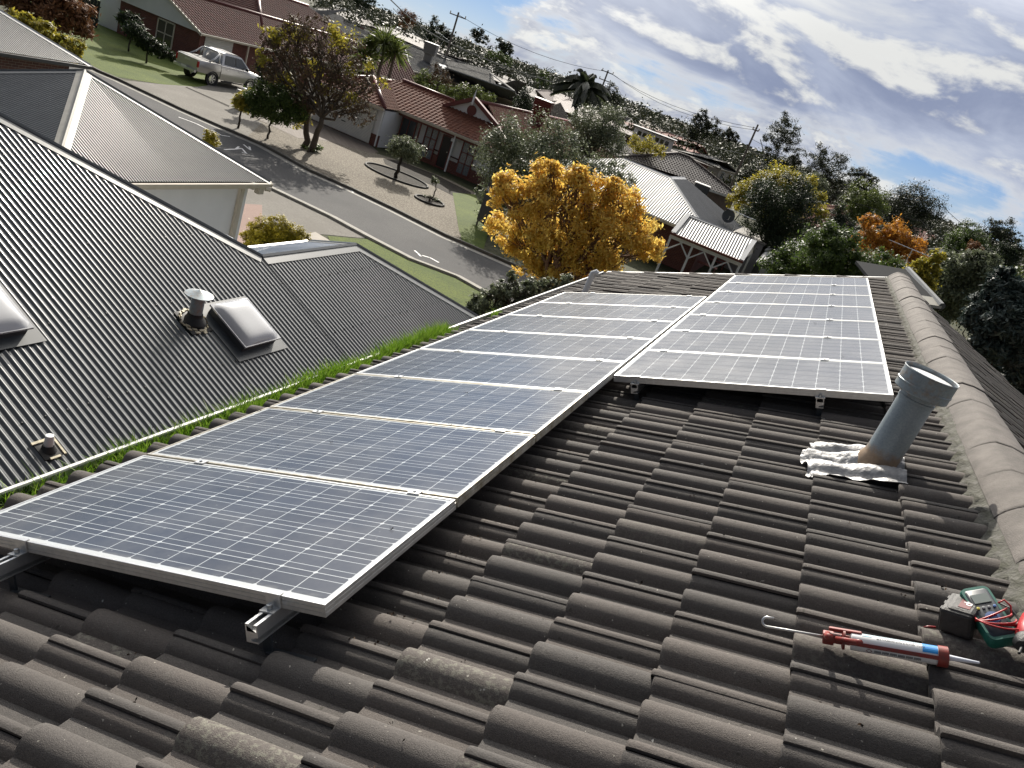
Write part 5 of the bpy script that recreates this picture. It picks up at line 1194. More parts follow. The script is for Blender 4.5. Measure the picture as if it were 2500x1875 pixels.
mb = MB(); mb.box(((f0.x+f1.x)/2, (f0.y+f2.y)/2+.3, CZ/2), (f1.x-f0.x-1.1, f2.y-f0.y-.9, CZ-.06)); mb.build('wall', M_GBRICK, ch)
for x0, x1 in ((f1.x-9, f1.x-7.2), (f1.x-5.6, f1.x-3.8)): yy = f0.y+.72; window(ch, V((x0, yy, .7)), V((x1, yy, .7)), V((x1, yy, 2.1)), V((x0, yy, 2.1)), (0, -1, 0), M_WHT, M_GLASS, 3, 1, .08)
# veranda: gable roof with ridge across
b0, b1 = P(1638, 566, 2.4), P(1815, 638, 2.4); lo, hi = 2.4, 5; vn = V((-(b1-b0).y, (b1-b0).x, 0)).normalized()
for _ in range(40):
    zr = (lo+hi)/2; a_ = P(1675, 522, zr); c_ = P(1847, 590, zr)
    if zr-2.4 > .38*((a_-b0).dot(vn)+(c_-b0).dot(vn))/2: hi = zr
    else: lo = zr
t0, t1 = P(1675, 522, zr), P(1847, 590, zr); bk0, bk1 = t0*2-b0, t1*2-b1; bk0.z = bk1.z = 2.4
ve = thing('veranda', 'white posted veranda with ribbed metal gable roof over red outdoor seats', 'veranda', (b0+b1)/2-V((0, 0, 2.4)))
mb = MB(); v1 = roof_face(mb, [b0, b1, t1, t0], BC); v2 = roof_face(mb, [bk1, bk0, t0, t1], BC); mb.build('roof', M_ZGREY, ve, smooth=True, fix=False)
vd_ = (b1-b0).normalized()
mb = MB(); capline(mb, t0, t1, v1, v2, .16)
for p, q in ((b0, t0), (b1, t1)):
    s_ = vd_*(.26 if p is b0 else -.26); mb.prism([p+V((0, 0, .03)), q+V((0, 0, .03)), q+s_+V((0, 0, .03)), p+s_+V((0, 0, .03))], v1*.02)
mb.build('ridge_capping', mat('light grey capping', (.42, .43, .44), .4), ve)
mb = MB(); mb.prism([b0, b1, b1-V((0, 0, .12)), b0-V((0, 0, .12))], -vn*.1); mb.build('gutter', M_TRIM, ve)
mb = MB(); mb.prism([b0+vn*.12-V((0, 0, .13)), b1+vn*.12-V((0, 0, .13)), b1+vn*.12-V((0, 0, .33)), b0+vn*.12-V((0, 0, .33))], vn*.09); mb.build('beam', M_WHT, ve)
mb = MB(); mb.prism([b1-vd_*.1, bk1-vd_*.1, t1-vd_*.1], -vd_*.06); mb.prism([b0+vd_*.1, bk0+vd_*.1, t0+vd_*.1], vd_*.06); mb.build('gable', M_CREAM, ve)
for f in (.02, .33, .66, .98):
    q = lerp(b0, b1, f)+vn*.16; mb = MB(); mb.box((q.x, q.y, 1.08), (.11, .11, 2.16)); mb.build('post', M_WHT, ve)
    for s_ in ((1,) if f < .3 else (-1,) if f > .9 else (1, -1)):
        mb = MB(); mb.prism([q+V((0, 0, -.95)), q+V((0, 0, -1.05)), q+vd_*s_*.75+V((0, 0, -.33)), q+vd_*s_*.65+V((0, 0, -.33))], vn*.07); mb.build('brace', M_WHT, ve)
for f in (.04, .96): q = lerp(bk0, bk1, f); mb = MB(); mb.box((q.x, q.y, 1.2), (.11, .11, 2.4)); mb.build('post', M_WHT, ve)
M_SEAT = mat('red stained timber', (.22, .065, .05), .6, var=.15)
def bench(px, py, z, lab, back=False):
    q = P(px, py, z); t = thing('garden_bench' if back else 'garden_table', lab, 'bench' if back else 'table', (q.x, q.y, 0)); w2 = V((-vd_.y, vd_.x, 0)); mb = MB()
    for k in range(5): mb.box(V((q.x, q.y, z))+w2*(.13*(k-2)), (1.5, .11, .04), (vd_, w2, V((0, 0, 1))))
    mb.build('seat' if back else 'top', M_SEAT, t)
    for a_, b_ in ((1, 1), (1, -1), (-1, 1), (-1, -1)): m_ = MB(); m_.box(V((q.x, q.y, z/2))+vd_*(.65*a_)+w2*(.24*b_), (.06, .06, z), (vd_, w2, V((0, 0, 1)))); m_.build('leg', M_SEAT, t)
    if back:
        mb = MB()
        for k in range(3): mb.box(V((q.x, q.y, z+.15+.14*k))+w2*.3, (1.5, .03, .1), (vd_, w2, V((0, 0, 1))))
        mb.build('backrest', M_SEAT, t)
bench(1722, 645, .75, 'red slatted garden table under the veranda roof'); bench(1745, 636, .45, 'red slatted garden bench behind the veranda table', True)
q = P(1705, 478, 3.4); cooler(V((q.x, q.y, 3.1)), 1.15, 1.15, .85, mat('dark grey cooler', (.035, .038, .04), .5), 'dark grey evaporative cooler with white lid on the corrugated roof', .15, .95, .35)
q = P(1772, 540, 3.0); dsh = thing('satellite_dish', 'black satellite dish at the lower edge of the grey corrugated roof', 'satellite dish', q)
d_ = (V((0, 0, CH))-q+V((14, 0, 6))).normalized(); mb = MB(); mb.lathe(q+V((0, 0, .35)), d_, [(0, .001), (.01, .15), (.05, .33), (.09, .43), (.1, .43), (.06, .32), (.03, .15), (.02, .001)], 24); mb.build('reflector', M_DGUT, dsh, smooth=2)
mb = MB(); mb.tube([q+V((0, 0, .1)), q+V((0, 0, .1))+d_*.45]+[q+V((0, 0, .32))+d_*.5], .018, 6); mb.build('feed_arm', M_STEEL, dsh); mb = MB(); mb.tube([q-V((0, 0, .5)), q+V((0, 0, .35))], .025, 6); mb.build('mast', M_STEEL, dsh)
def antenna(px, py, dist, L_, ang, lab, n_=8, hmast=1.6):
    q = PD(px, py, dist); t = thing('tv_antenna', lab, 'antenna', q); X = V((cos(ang), sin(ang), 0)); Y = V((-sin(ang), cos(ang), 0)); mb = MB()
    mb.tube([q-X*L_/2, q+X*L_/2], .016, 5); 
    for k in range(n_): p = q+X*(L_*(k/(n_-1)-.5)); l_ = .18+.22*k/n_; mb.tube([p-Y*l_, p+Y*l_], .012, 5)
    mb.build('elements', M_STEEL, t); mb = MB(); mb.tube([q-V((0, 0, hmast)), q], .02, 6); mb.build('mast', M_STEEL, t)
antenna(1808, 522, 49, 1.7, -.35, 'spiky tv antenna in front of the round dark tree'); antenna(2228, 609, 40, 2.2, -.5, 'long white tv antenna crossing the orange tree', 10, 2.5)
# skillion roofs and sheds right of the veranda
def slabroof(nm, lab, cat, pts, zs, m, wallm, th=.08):
    q = [P(x, y, z) for (x, y), z in zip(pts, zs)]; c = sum(q, V((0, 0, 0)))/len(q); t = thing(nm, lab, cat, (c.x, c.y, 0))
    mb = MB(); mb.prism(q, (0, 0, -th)); mb.uv = [(p.x, p.y) for p in q]*2; mb.build('roof', m, t)
    mb = MB(); k = .94; mb.add([V((c.x+(p.x-c.x)*k, c.y+(p.y-c.y)*k, z)) for z in (0, 1) for p in q], [(0, 1, 5, 4), (1, 2, 6, 5), (2, 3, 7, 6), (3, 0, 4, 7)])
    for i, p in enumerate(q): mb.v[4+i] = (mb.v[4+i][0], mb.v[4+i][1], p.z-th-.03)
    mb.build('wall', wallm, t); return t
M_DECK = mat('grey sheet roof', (.20, .19, .17), .6, var=.15, vscale=1); M_FLAT = mat('white flat roof', (.42, .42, .40), .5, var=.15, vscale=1)
slabroof('skillion_shed', 'low shed with dull ribbed roof between corrugated house and dark tree', 'shed', [(1785, 560), (1815, 552), (1882, 586), (1868, 598)], [2.5]*4, M_DECK, W_GR)
slabroof('skillion_shed', 'white flat roofed shed below the round dark tree', 'shed', [(1868, 609), (1892, 590), (1960, 586), (1968, 598)], [2.4]*4, M_FLAT, W_GR)
slabroof('skillion_shed', 'small carport with ribbed roof beside the veranda', 'carport', [(1846, 638), (1868, 614), (1892, 620), (1862, 646)], [2.2, 2.5, 2.5, 2.2], T_GCOR, M_DGUT)
slabroof('garden_shed', 'white roofed shed below the orange tree', 'shed', [(2146, 632), (2156, 622), (2187, 622), (2206, 648)], [2.3]*4, M_FLAT, W_GR)
slabroof('garden_shed', 'grey sheet roof under the orange tree branches', 'shed', [(2195, 660), (2215, 634), (2258, 636), (2285, 660)], [2.1]*4, M_FLAT, W_GR)
slabroof('garden_shed', 'small white patio roof in front of the dome shaped olive tree', 'shed', [(1504, 360), (1512, 352), (1550, 366), (1536, 370)], [2.6]*4, M_FLAT, W_BR)
# white clerestory
cl = thing('clerestory_house', 'white house with a band of six small square windows', 'house', PD(1600, 335, 100)-V((0, 0, PD(1600, 335, 100).z)))
A, B_, C, D_ = PD(1551, 309, 100), PD(1648, 342, 100), PD(1640, 363, 100), PD(1549, 328, 100)
B_.z = A.z; C.z = D_.z = A.z-1.15; wd_ = (B_-A); wd_.z = 0; wd_.normalize(); wn = V((wd_.y, -wd_.x, 0)); L_ = (B_-A).dot(wd_)
D_ = V((A.x, A.y, A.z-1.2)); C = D_+wd_*L_; B_ = A+wd_*L_
mb = MB(); mb.prism([D_, C, B_, A], -wn*4); mb.prism([V((D_.x, D_.y, 0)), V((C.x, C.y, 0)), C, D_], -wn*4); mb.build('wall', M_RENDER, cl)
mb = MB(); mb.prism([A-wd_*.3+wn*.3, B_+wd_*.3+wn*.3, B_+wd_*.3+wn*.3+V((0, 0, .14)), A-wd_*.3+wn*.3+V((0, 0, .14))], -wn*4.6); mb.build('roof', M_DGUT, cl)
for k in range(6):
    s0 = .10+.125*k+(.07 if k > 2 else 0); p, q = D_+wd_*(L_*s0)+wn*.02, D_+wd_*(L_*(s0+.105))+wn*.02
    window(cl, p+V((0, 0, .38)), q+V((0, 0, .38)), q+V((0, 0, .95)), p+V((0, 0, .95)), wn, M_WHT, M_GLASS, 1, 1, .05)
# a-c unit on the black tile roof
q = P(1812, 447, 3.2); t = thing('air_conditioner', 'white air conditioner box with slatted front on a roof edge', 'air conditioner', q)
X = V((.93, .35, 0)); mb = MB(); mb.bbox(q, (1.6, .9, 1.0), (X, V((-.35, .93, 0)), V((0, 0, 1))), .06); mb.build('case', mat('pale grey case', (.55, .55, .53), .5), t)
mb = MB()
for k in range(6): mb.box(q+V((.35*.47, -.93*.47, 0))+V((0, 0, -.36+.14*k)), (1.3, .03, .07), (X, V((-.35, .93, 0)), V((0, 0, 1))))
mb.build('louvre_grille', mat('grille grey', (.14, .14, .14), .5), t)

# ================================================================ poles and wires
M_POLE = mat('weathered pole timber', (.13, .11, .095), .9, var=.25, vscale=3); M_WIRE = mat('bright wire', (.28, .28, .26), .7); M_WIRED = mat('dark wire', (.03, .03, .03), .9, spec=.0)
def pole(px, py, dist, lab, arms):
    q = PD(px, py, dist); t = thing('power_pole', lab, 'power pole', (q.x, q.y, 0)); mb = MB(); mb.cyl((q.x, q.y, 0), q, .19, .12, 10); mb.build('post', M_POLE, t)
    for dz, L_, ang in arms:
        X = V((cos(ang), sin(ang), 0)); c = V((q.x, q.y, q.z-dz)); mb = MB(); mb.box(c+V((-X.y, X.x, 0))*.16, (L_, .12, .14), (X, V((-X.y, X.x, 0)), V((0, 0, 1)))); ar = mb.build('crossarm', M_POLE, t)
        for s_ in (-.46, 0, .46): mb = MB(); mb.lathe(c+X*(L_*s_)+V((0, 0, .06)), (0, 0, 1), [(0, .05), (.1, .09), (.16, .06), (.22, .09), (.3, .05)], 8); mb.build('insulator', M_CREAM, ar)
    return t, q
p1, q1 = pole(1120, 30, 122, 'tall timber power pole with crossarm behind the long pale tile roof', ((.5, 2.4, .35),))
mb = MB(); h = V((q1.x, q1.y, q1.z-4.0)); mb.tube([h, h+V((-1.6, -.5, .5))], .06, 6); mb.build('lamp_arm', M_GALV, p1); mb = MB(); mb.bbox(h+V((-1.9, -.6, .52)), (.7, .3, .16), None, .04); mb.build('street_lamp', M_WHT, p1)
p2, q2 = pole(1485, 172, 140, 'leaning timber power pole with several crossarms beside the palm', ((.3, 2.4, .9), (1.6, 2.0, .2), (2.6, 1.4, 1.2)))
p3, q3 = pole(1851, 304, 118, 'timber power pole with guy frame left of the tall gum tree', ((.8, .9, .3),))
mb = MB(); a_, b_, c_ = PD(1828, 367, 118), PD(1868, 382, 117.5), PD(1856, 340, 117.5); mb.tube([a_, b_], .07, 6); mb.tube([b_, c_], .06, 6); mb.tube([b_, PD(1858, 408, 117.5)], .06, 6); mb.build('bracket_frame', M_WIRE, p3)
def wire(lab, pts, r, m, sag=.0):
    mb = MB(); q = []
    for (a_, b_) in zip(pts, pts[1:]):
        for k in range(9): f = k/8; p = lerp(V(a_), V(b_), f); q.append(p-V((0, 0, sag*4*f*(1-f))))
    mb.tube(q, r, 5); tag(mb.build('power_wire', m), lab, 'power wire', 'overhead wires')
lo1, lo2 = V((q1.x, q1.y, q1.z-4.2)), V((q2.x, q2.y, q2.z-3.6)); lo3 = V((q3.x, q3.y, q3.z-4.2))
wire('thick pale overhead cable running from the crossarm pole to the leaning pole', [PD(900, -60, 110), lo1, lo2], .075, M_WIRE, .8)
wire('thin pale wire below the thick cable', [PD(960, 20, 105), lo1-V((0, 0, 1.8)), PD(1330, 190, 125)], .035, M_WIRE, .5)
wire('thin pale wire sagging over the pale tile roof', [PD(1010, 30, 112), lo1-V((0, 0, 2.6)), PD(1240, 160, 128)], .03, M_WIRE, .5)
wire('thin dark wire between pole tops in the sky', [V((q1.x, q1.y, q1.z-.3)), V((q2.x, q2.y, q2.z-.2)), V((q3.x, q3.y, q3.z-.5))], .028, M_WIRED, 1.2)
wire('second dark wire joining the leaning pole to the gum tree pole', [V((q2.x+1, q2.y, q2.z-.3)), V((q3.x+.4, q3.y, q3.z-.7))], .026, M_WIRED, 1.5)
wire('pale low wire between the leaning pole and the gum tree pole', [lo2-V((0, 0, .6)), lo3], .045, M_WIRE, 1.0)
wire('dark wire dropping from the gum tree pole past the light green tree', [lo3, PD(2250, 540, 80), PD(2560, 690, 55)], .025, M_WIRED, .8)
wire('upper dark wire passing the wide dark tree at right', [V((q3.x, q3.y, q3.z-2)), PD(2300, 500, 85), PD(2560, 620, 60)], .022, M_WIRED, .8)
# for-sale board in the shade of the hedge
q = P(1175, 562); fs = thing('sale_board', 'dark real estate board reading FOR SALE in white beside the silvery bush', 'sign board', (q.x, q.y, 0))
X = V((.78, -.62, 0)).normalized(); Nn = V((-.62, -.78, 0)).normalized(); o_ = V((q.x, q.y, .25))
mb = MB(); mb.box(o_+V((0, 0, 1.0)), (1.5, .04, 1.9), (X, Nn, V((0, 0, 1)))); mb.build('board', mat('navy sign face', (.012, .014, .022), .4), fs)
for s_ in (-.7, .7): mb = MB(); mb.box(o_+X*s_-Nn*.05+V((0, 0, .85)), (.08, .06, 2.3), (X, Nn, V((0, 0, 1)))); mb.build('post', M_POLE, fs)
text('FOR SALE', .33, 'lettering', M_WHT, fs, o_-X*.70+Nn*.026+V((0, 0, 1.52)), X, (0, 0, 1), .006)
# letterbox and pillar in front of the left house
q = P(590, 269); lb = thing('letterbox', 'white letterbox on a post beside the round green hedge', 'letterbox', q); mb = MB(); mb.box(q+V((0, 0, .5)), (.22, .22, 1.0)); mb.build('post', M_CREAM, lb); mb = MB(); mb.bbox(q+V((.05, 0, 1.12)), (.42, .34, .26), None, .04); mb.build('box', M_WHT, lb)
q = P(578, 265); lb = thing('meter_pillar', 'short grey pillar next to the white letterbox', 'pillar', q); mb = MB(); mb.box(q+V((0, 0, .45)), (.18, .18, .9)); mb.build('post', M_CREAM, lb); mb = MB(); mb.bbox(q+V((0, 0, .98)), (.34, .28, .18), None, .03); mb.build('box', mat('grey box', (.42, .42, .41), .5), lb)
# low roof with bracket beyond our far gable
q = [PD(2216, 658, 13.5), PD(2280, 726, 12.6), PD(2300, 748, 12.4)]
lr = thing('patio_roof', 'low dark patio roof edge past the ridge end of the tiled roof', 'patio roof', (q[1].x, q[1].y, 0))
mb = MB(); d_ = (q[2]-q[0]).normalized(); mb.tube([q[0], q[2]], .05, 8); mb.build('gutter', M_CHARC, lr)
mb = MB(); s_ = V((-.75, -.55, -.12)); mb.prism([q[0], q[1], q[1]+s_, q[0]+s_], (0, 0, -.04)); mb.build('roof', mat('dull dark sheet', (.025, .027, .03), .9, spec=.1), lr)
mb = MB(); mb.prism([q[1], q[2], q[2]+s_, q[1]+s_], (0, 0, -.04)); mb.build('clear_sheet', mat('pale cream sheet', (.30, .29, .25), .6), lr)
mb = MB(); mb.box((q[1].x, q[1].y, q[1].z/2-.05), (.1, .1, q[1].z-.1)); mb.build('post', M_BAR, lr)
# ================================================================ trees, shrubs, far suburb
FWD = V((CM[0][2], CM[1][2], CM[2][2]))
def depth(p): return (p-CAMP).dot(FWD)
BARK = mat('grey brown bark', (.085, .068, .052), .9, var=.35, vscale=6, bump=.6, bscale=20); BARKD = mat('dark bark', (.035, .028, .022), .9, var=.3, vscale=6)
L_OLIVE = leafmat('olive silver leaves', [(.065, .080, .042), (.105, .125, .065), (.15, .175, .10), (.25, .28, .19)], .5, .35)
L_DARK = leafmat('dark evergreen leaves', [(.014, .026, .012), (.024, .040, .016), (.04, .058, .022), (.02, .03, .012)], .55, .3)
L_GUM = leafmat('gum leaves', [(.018, .026, .014), (.032, .042, .022), (.055, .065, .032), (.025, .03, .018)], .5, .3)
L_MID = leafmat('mid green leaves', [(.045, .075, .018), (.075, .12, .025), (.11, .16, .035), (.03, .05, .015)], .5, .4)
L_LIGHT = leafmat('light green leaves', [(.07, .10, .025), (.11, .145, .035), (.15, .18, .05), (.05, .07, .02)], .5, .4)
L_YEL = leafmat('golden autumn leaves', [(.66, .42, .07), (.80, .58, .12), (.86, .68, .20), (.52, .29, .05), (.80, .64, .18)], .5, .6)
L_YG = leafmat('yellow green leaves', [(.20, .20, .03), (.34, .30, .04), (.44, .36, .05), (.14, .15, .025)], .5, .5)
L_ORG = leafmat('orange autumn leaves', [(.36, .15, .02), (.46, .21, .03), (.55, .29, .05), (.25, .10, .02)], .5, .5)
L_BRN = leafmat('withered brown leaves', [(.055, .036, .024), (.09, .055, .036), (.13, .085, .05), (.10, .095, .03)], .7, .15)
L_RUST = leafmat('rust coloured twigs', [(.16, .075, .03), (.24, .11, .045), (.12, .055, .03), (.30, .16, .07)], .7, .2)
L_BLUE = leafmat('blue green needles', [(.026, .045, .04), (.045, .07, .06), (.075, .105, .09), (.018, .03, .025)], .5, .15)
L_GOLD = leafmat('golden shrub leaves', [(.22, .19, .015), (.36, .30, .02), (.46, .38, .03), (.14, .13, .012)], .5, .4)
def leaves(mb, blobs, n, size, rng, elong=1.0, shell=.42, clump=.20, K=26, up=.35, zmin=.08, droop=0.):
    tot = sum(b[1]**2 for b in blobs)
    for c, r, sq in blobs:
        cl = []
        kk = max(5, int(K*rng.uniform(.9, 1.2)))
        for _ in range(kk):
            d = V((rng.gauss(0, 1), rng.gauss(0, 1), rng.gauss(0, 1))).normalized(); cl.append((d, rng.uniform(.62, 1.0) if rng.random() < .85 else rng.uniform(.2, .6), rng.uniform(.6, 1.35)))
        m = int(n*r*r/tot)
        for _ in range(m):
            d, q, w = cl[rng.randrange(kk)]
            off = V((rng.gauss(0, 1), rng.gauss(0, 1), rng.gauss(0, .8)))*(clump*w)
            p = (d*q+off)
            if rng.random() > 1.35-p.length*.25: continue
            out = p.normalized() if p.length > .05 else d
            p = c+V((p.x*r, p.y*r, p.z*r*sq))
            if p.z < zmin: continue
            nrm = (out*.9+V((rng.gauss(0, .6), rng.gauss(0, .6), rng.gauss(0, .6)+up))).normalized()
            a = V((rng.gauss(0, 1), rng.gauss(0, 1), rng.gauss(0, 1)-droop*2)); a = (a-nrm*a.dot(nrm)); a.normalize(); b = nrm.cross(a)
            s = size*rng.uniform(.6, 1.3); a = a*s*elong; b = b*s*.62
            mb.add([p-a-b*.35, p-a*.1-b, p+a, p-a*.1+b], [(0, 1, 2, 3)])
def branch(mb, p, q, r0, r1, rng, wob=.06, n=5):
    p, q = V(p), V(q); L = (q-p).length; pts = []
    for i in range(n+1):
        f = i/n; w = V((rng.gauss(0, 1), rng.gauss(0, 1), rng.gauss(0, .4)))*(wob*L*(0 if i in (0, n) else 1)); pts.append(lerp(p, q, f)+w)
    mb.tube(pts, [r0+(r1-r0)*i/n for i in range(n+1)], 6)
def tree(name, label, cat, blobs, dist, m, n, lpx=4., trunk=None, bark=BARK, group=None, sq=1.0, jit=.45, twigs=0, extra=None, base=None, elong=1.25, K=26, clump=.20, up=.35, droop=0., trad=None):
    """blobs: (px, py, radius px) in the photo; dist: horizontal distance of the trunk"""
    rng = random.Random(sum(map(ord, label))); B = []
    for i, (x, y, r) in enumerate(blobs):
        c = PD(x, y, dist); rad_ = r*depth(c)/FPX; k = 1+(rng.uniform(-.5, .5)*jit*rad_/dist*2 if i else 0); c = PD(x, y, dist*k); B.append((c, rad_*k, sq))
    cx = sum(b[0].x*b[1] for b in B)/sum(b[1] for b in B); cy = sum(b[0].y*b[1] for b in B)/sum(b[1] for b in B)
    if base: q = P(*base); cx, cy = q.x, q.y
    t = thing(name, label, cat, (cx, cy, 0), group)
    mb = MB(); size = .62*lpx*dist/FPX; leaves(mb, B, int(n*2.3), size, rng, elong, K=K, clump=clump, up=up, droop=droop); mb.build('crown', m, t, fix=False)
    if extra:
        m2, n2, bl2, l2 = extra; mb = MB(); B2 = [(PD(x, y, dist*(1+rng.uniform(-.02, .02))), r*dist/FPX, 1) for x, y, r in bl2]; leaves(mb, B2, int(n2*2), .65*l2*dist/FPX, rng, elong, K=8, clump=.3); mb.build('crown', m2, t, fix=False)
    ztop = sum(b[0].z for b in B)/len(B); Rm = max(b[1] for b in B); mb = MB()
    tr = trad or max(.05, Rm*.055); roots = trunk or [(0, 0)]
    for dx, dy in roots:
        s = V((cx+dx, cy+dy, 0)); fork = V((cx+dx*1.6, cy+dy*1.6, max(.25, (min(b[0].z-b[1]*.55 for b in B))*.9+.1))); branch(mb, s, fork, tr*1.2, tr*.8, rng, .03)
        for b in B:
            branch(mb, fork, b[0]+V((0, 0, b[1]*.2)), tr*.55, tr*.12, rng, .06)
            for _ in range(twigs):
                d = V((rng.gauss(0, 1), rng.gauss(0, 1), rng.gauss(.5, .7))).normalized(); branch(mb, lerp(fork, b[0], rng.uniform(.4, 1)), b[0]+d*b[1]*rng.uniform(.7, 1.05), tr*.16, tr*.03, rng, .05, 4)
    mb.build('trunk', bark, t, smooth=True)
    return t, B
# --- near trees across the street
tree('autumn_tree', 'half bare street tree with brown and yellow green leaves on twin trunks', 'tree', [(700, 110, 50), (770, 88, 50), (838, 130, 52), (690, 180, 58), (780, 175, 66), (860, 210, 55), (648, 160, 36), (882, 275, 36), (745, 240, 46), (718, 66, 30), (905, 205, 26), (660, 95, 26), (815, 260, 30)], 44.2, L_BRN, 3600, 4.2, [(-.35, .1), (.3, -.1)], BARK, base=(752, 366), twigs=9, K=30, clump=.13, jit=.8, elong=1.6, droop=.5, trad=.15,
     extra=(L_YG, 1500, [(672, 90, 24), (707, 78, 22), (830, 92, 30), (640, 138, 18), (780, 160, 20), (740, 250, 24), (735, 290, 22), (855, 245, 18), (900, 155, 14), (815, 70, 20), (700, 200, 20), (860, 170, 16), (750, 90, 16), (790, 225, 14), (935, 200, 12)], 4.4))
tree('small_shrub', 'low leafy shrub round the foot of the half bare street tree', 'shrub', [(728, 372, 20), (755, 376, 22), (772, 368, 16)], 44, L_MID, 700, 4.5, base=(752, 372))
tree('lollipop_tree', 'small mop headed tree on a single straight stem in the pebble garden', 'tree', [(988, 362, 34), (1005, 368, 30), (972, 366, 24)], 44.0, L_OLIVE, 2200, 3.6, base=(966, 435), bark=BARKD, trad=.09, sq=.85)
tree('small_topiary', 'tiny ball topiary on a thin stem', 'topiary', [(1061, 440, 10)], 41.6, L_OLIVE, 240, 3.0, base=(1055, 484), bark=BARKD, trad=.03)
tree('ring_shrub', 'low ground plants inside the small round garden edging', 'shrub', [(1036, 484, 12), (1052, 488, 14), (1066, 490, 10)], 41.2, L_OLIVE, 420, 3.2, base=(1048, 492), sq=.7)
tree('olive_bush', 'big round olive green bush covering the corner of the white house', 'bush', [(1215, 365, 55), (1260, 330, 55), (1330, 330, 56), (1390, 370, 50), (1300, 390, 80), (1225, 440, 60), (1200, 490, 45), (1440, 410, 42), (1390, 440, 60), (1290, 470, 70), (1500, 420, 34), (1528, 450, 30)], 40, L_OLIVE, 17000, 3.7, bark=BARKD, K=40, clump=.17)
tree('yellow_tree', 'golden yellow autumn tree in front of the olive green bush', 'tree', [(1250, 470, 50), (1310, 440, 46), (1380, 455, 52), (1450, 470, 48), (1520, 500, 50), (1560, 560, 50), (1240, 560, 52), (1310, 540, 70), (1400, 560, 80), (1480, 580, 70), (1290, 630, 55), (1370, 660, 60), (1460, 650, 60), (1590, 610, 36), (1345, 408, 20), (1415, 420, 20), (1225, 440, 22), (1500, 455, 24)], 27, L_YEL, 17000, 6.0, [(0, 0), (.2, .1)], mat('warm twig bark', (.17, .10, .06), .9, var=.3, vscale=6), twigs=12, K=24, clump=.16, elong=1.45, droop=.4, trad=.13, up=.2)
tree('silver_shrub', 'sparse silvery shrub rising above the gutter beyond the charcoal roof', 'shrub', [(1180, 740, 34), (1215, 710, 30), (1250, 725, 38), (1300, 700, 28), (1340, 700, 24), (1160, 770, 26), (1225, 770, 40), (1290, 740, 34), (1385, 690, 22), (1250, 675, 14)], 15.5, L_OLIVE, 5200, 5.0, [(0, 0), (.3, .2), (-.3, -.1)], BARKD, twigs=6, K=16, clump=.15, elong=1.6)
tree('hedge', 'round leafy hedge beside the white letterbox', 'hedge', [(640, 228, 28), (675, 238, 32), (710, 252, 30), (612, 238, 18), (640, 258, 28), (672, 270, 30), (706, 280, 28), (625, 268, 20), (730, 275, 22)], 43.5, L_MID, 7000, 3.6, bark=BARKD)
tree('strappy_plant', 'spiky strap leaved plant at the letterbox', 'plant', [(592, 244, 16), (605, 238, 16), (582, 250, 12), (596, 258, 14)], 44, L_YG, 420, 5.0, bark=BARKD, elong=3.2)
tree('garden_shrub', 'dark shrub in front of the silver ute', 'shrub', [(650, 188, 22), (640, 165, 16), (675, 205, 20), (700, 190, 26), (662, 205, 16)], 50, L_DARK, 2200, 4.0, bark=BARKD)
tree('garden_shrub', 'dark shrub by the brick wall left of the silver ute', 'shrub', [(345, 92, 20), (370, 112, 18), (395, 126, 16), (420, 138, 12), (325, 74, 20), (352, 108, 14)], 57, L_DARK, 1800, 3.8, bark=BARKD)
tree('spiky_plant', 'tall dark spiky plant against the rendered wall', 'plant', [(310, 45, 18), (325, 60, 20), (335, 80, 16)], 60, L_DARK, 520, 5.5, bark=BARKD, elong=3.4, up=.9)
tree('rusty_shrub', 'tall rust brown twiggy shrub at the top left corner', 'shrub', [(60, 20, 50), (120, 25, 55), (170, 50, 48), (30, -20, 50), (100, -30, 50), (190, 20, 36), (205, 70, 22)], 52, L_RUST, 5200, 4.2, bark=BARK, twigs=14, elong=2.2, K=20, up=.7)
tree('yellow_shrub', 'loose yellow leaved shrub beneath the rust brown one', 'shrub', [(70, 65, 26), (110, 85, 30), (150, 110, 30), (185, 120, 22), (40, 50, 22), (170, 140, 18)], 47, L_YG, 2600, 5.0, bark=BARK, twigs=5, elong=1.5, K=18)
tree('golden_shrub', 'clipped golden yellow shrub against the white garage wall', 'shrub', [(640, 562, 34), (675, 560, 36), (710, 572, 34), (735, 588, 26), (620, 580, 30), (650, 600, 44), (700, 605, 44), (745, 605, 18)], 24.6, L_GOLD, 16000, 3.2, bark=BARKD, K=44, clump=.12, jit=.3, up=.8)
tree('golden_conifer', 'small golden conifer poking above the garage roof', 'conifer', [(512, 326, 12), (517, 338, 15), (520, 352, 16), (508, 345, 12)], 29.5, L_GOLD, 900, 3.4, bark=BARKD, up=.9)
def cordyline():
    q = PD(935, 200, 66); t = thing('cordyline', 'cordyline with several spiky heads behind the terracotta roof', 'palm', (q.x, q.y, 0)); rng = random.Random(4)
    tr = MB(); hd = [(938, 105, 1.7), (965, 128, 1.5), (893, 140, 1.4), (904, 108, .9)]; lf = MB()
    for x, y, r in hd:
        c = PD(x, y, 66); branch(tr, (q.x, q.y, 0), c, .16, .1, rng, .02)
        for _ in range(150):
            d = V((rng.gauss(0, 1), rng.gauss(0, 1), rng.gauss(.25, .7))).normalized(); s = d.cross(V((rng.gauss(0, 1), rng.gauss(0, 1), rng.gauss(0, 1)))).normalized()*.055
            a, b_, e = c+d*.1, c+d*r*.6, c+d*r+V((0, 0, -.3*r*rng.random())); lf.add([a-s*.6, a+s*.6, b_+s, b_-s, e], [(0, 1, 2, 3), (3, 2, 4)])
    lf.build('crown', L_LIGHT, t, fix=False); tr.build('trunk', BARK, t, smooth=True)
cordyline()
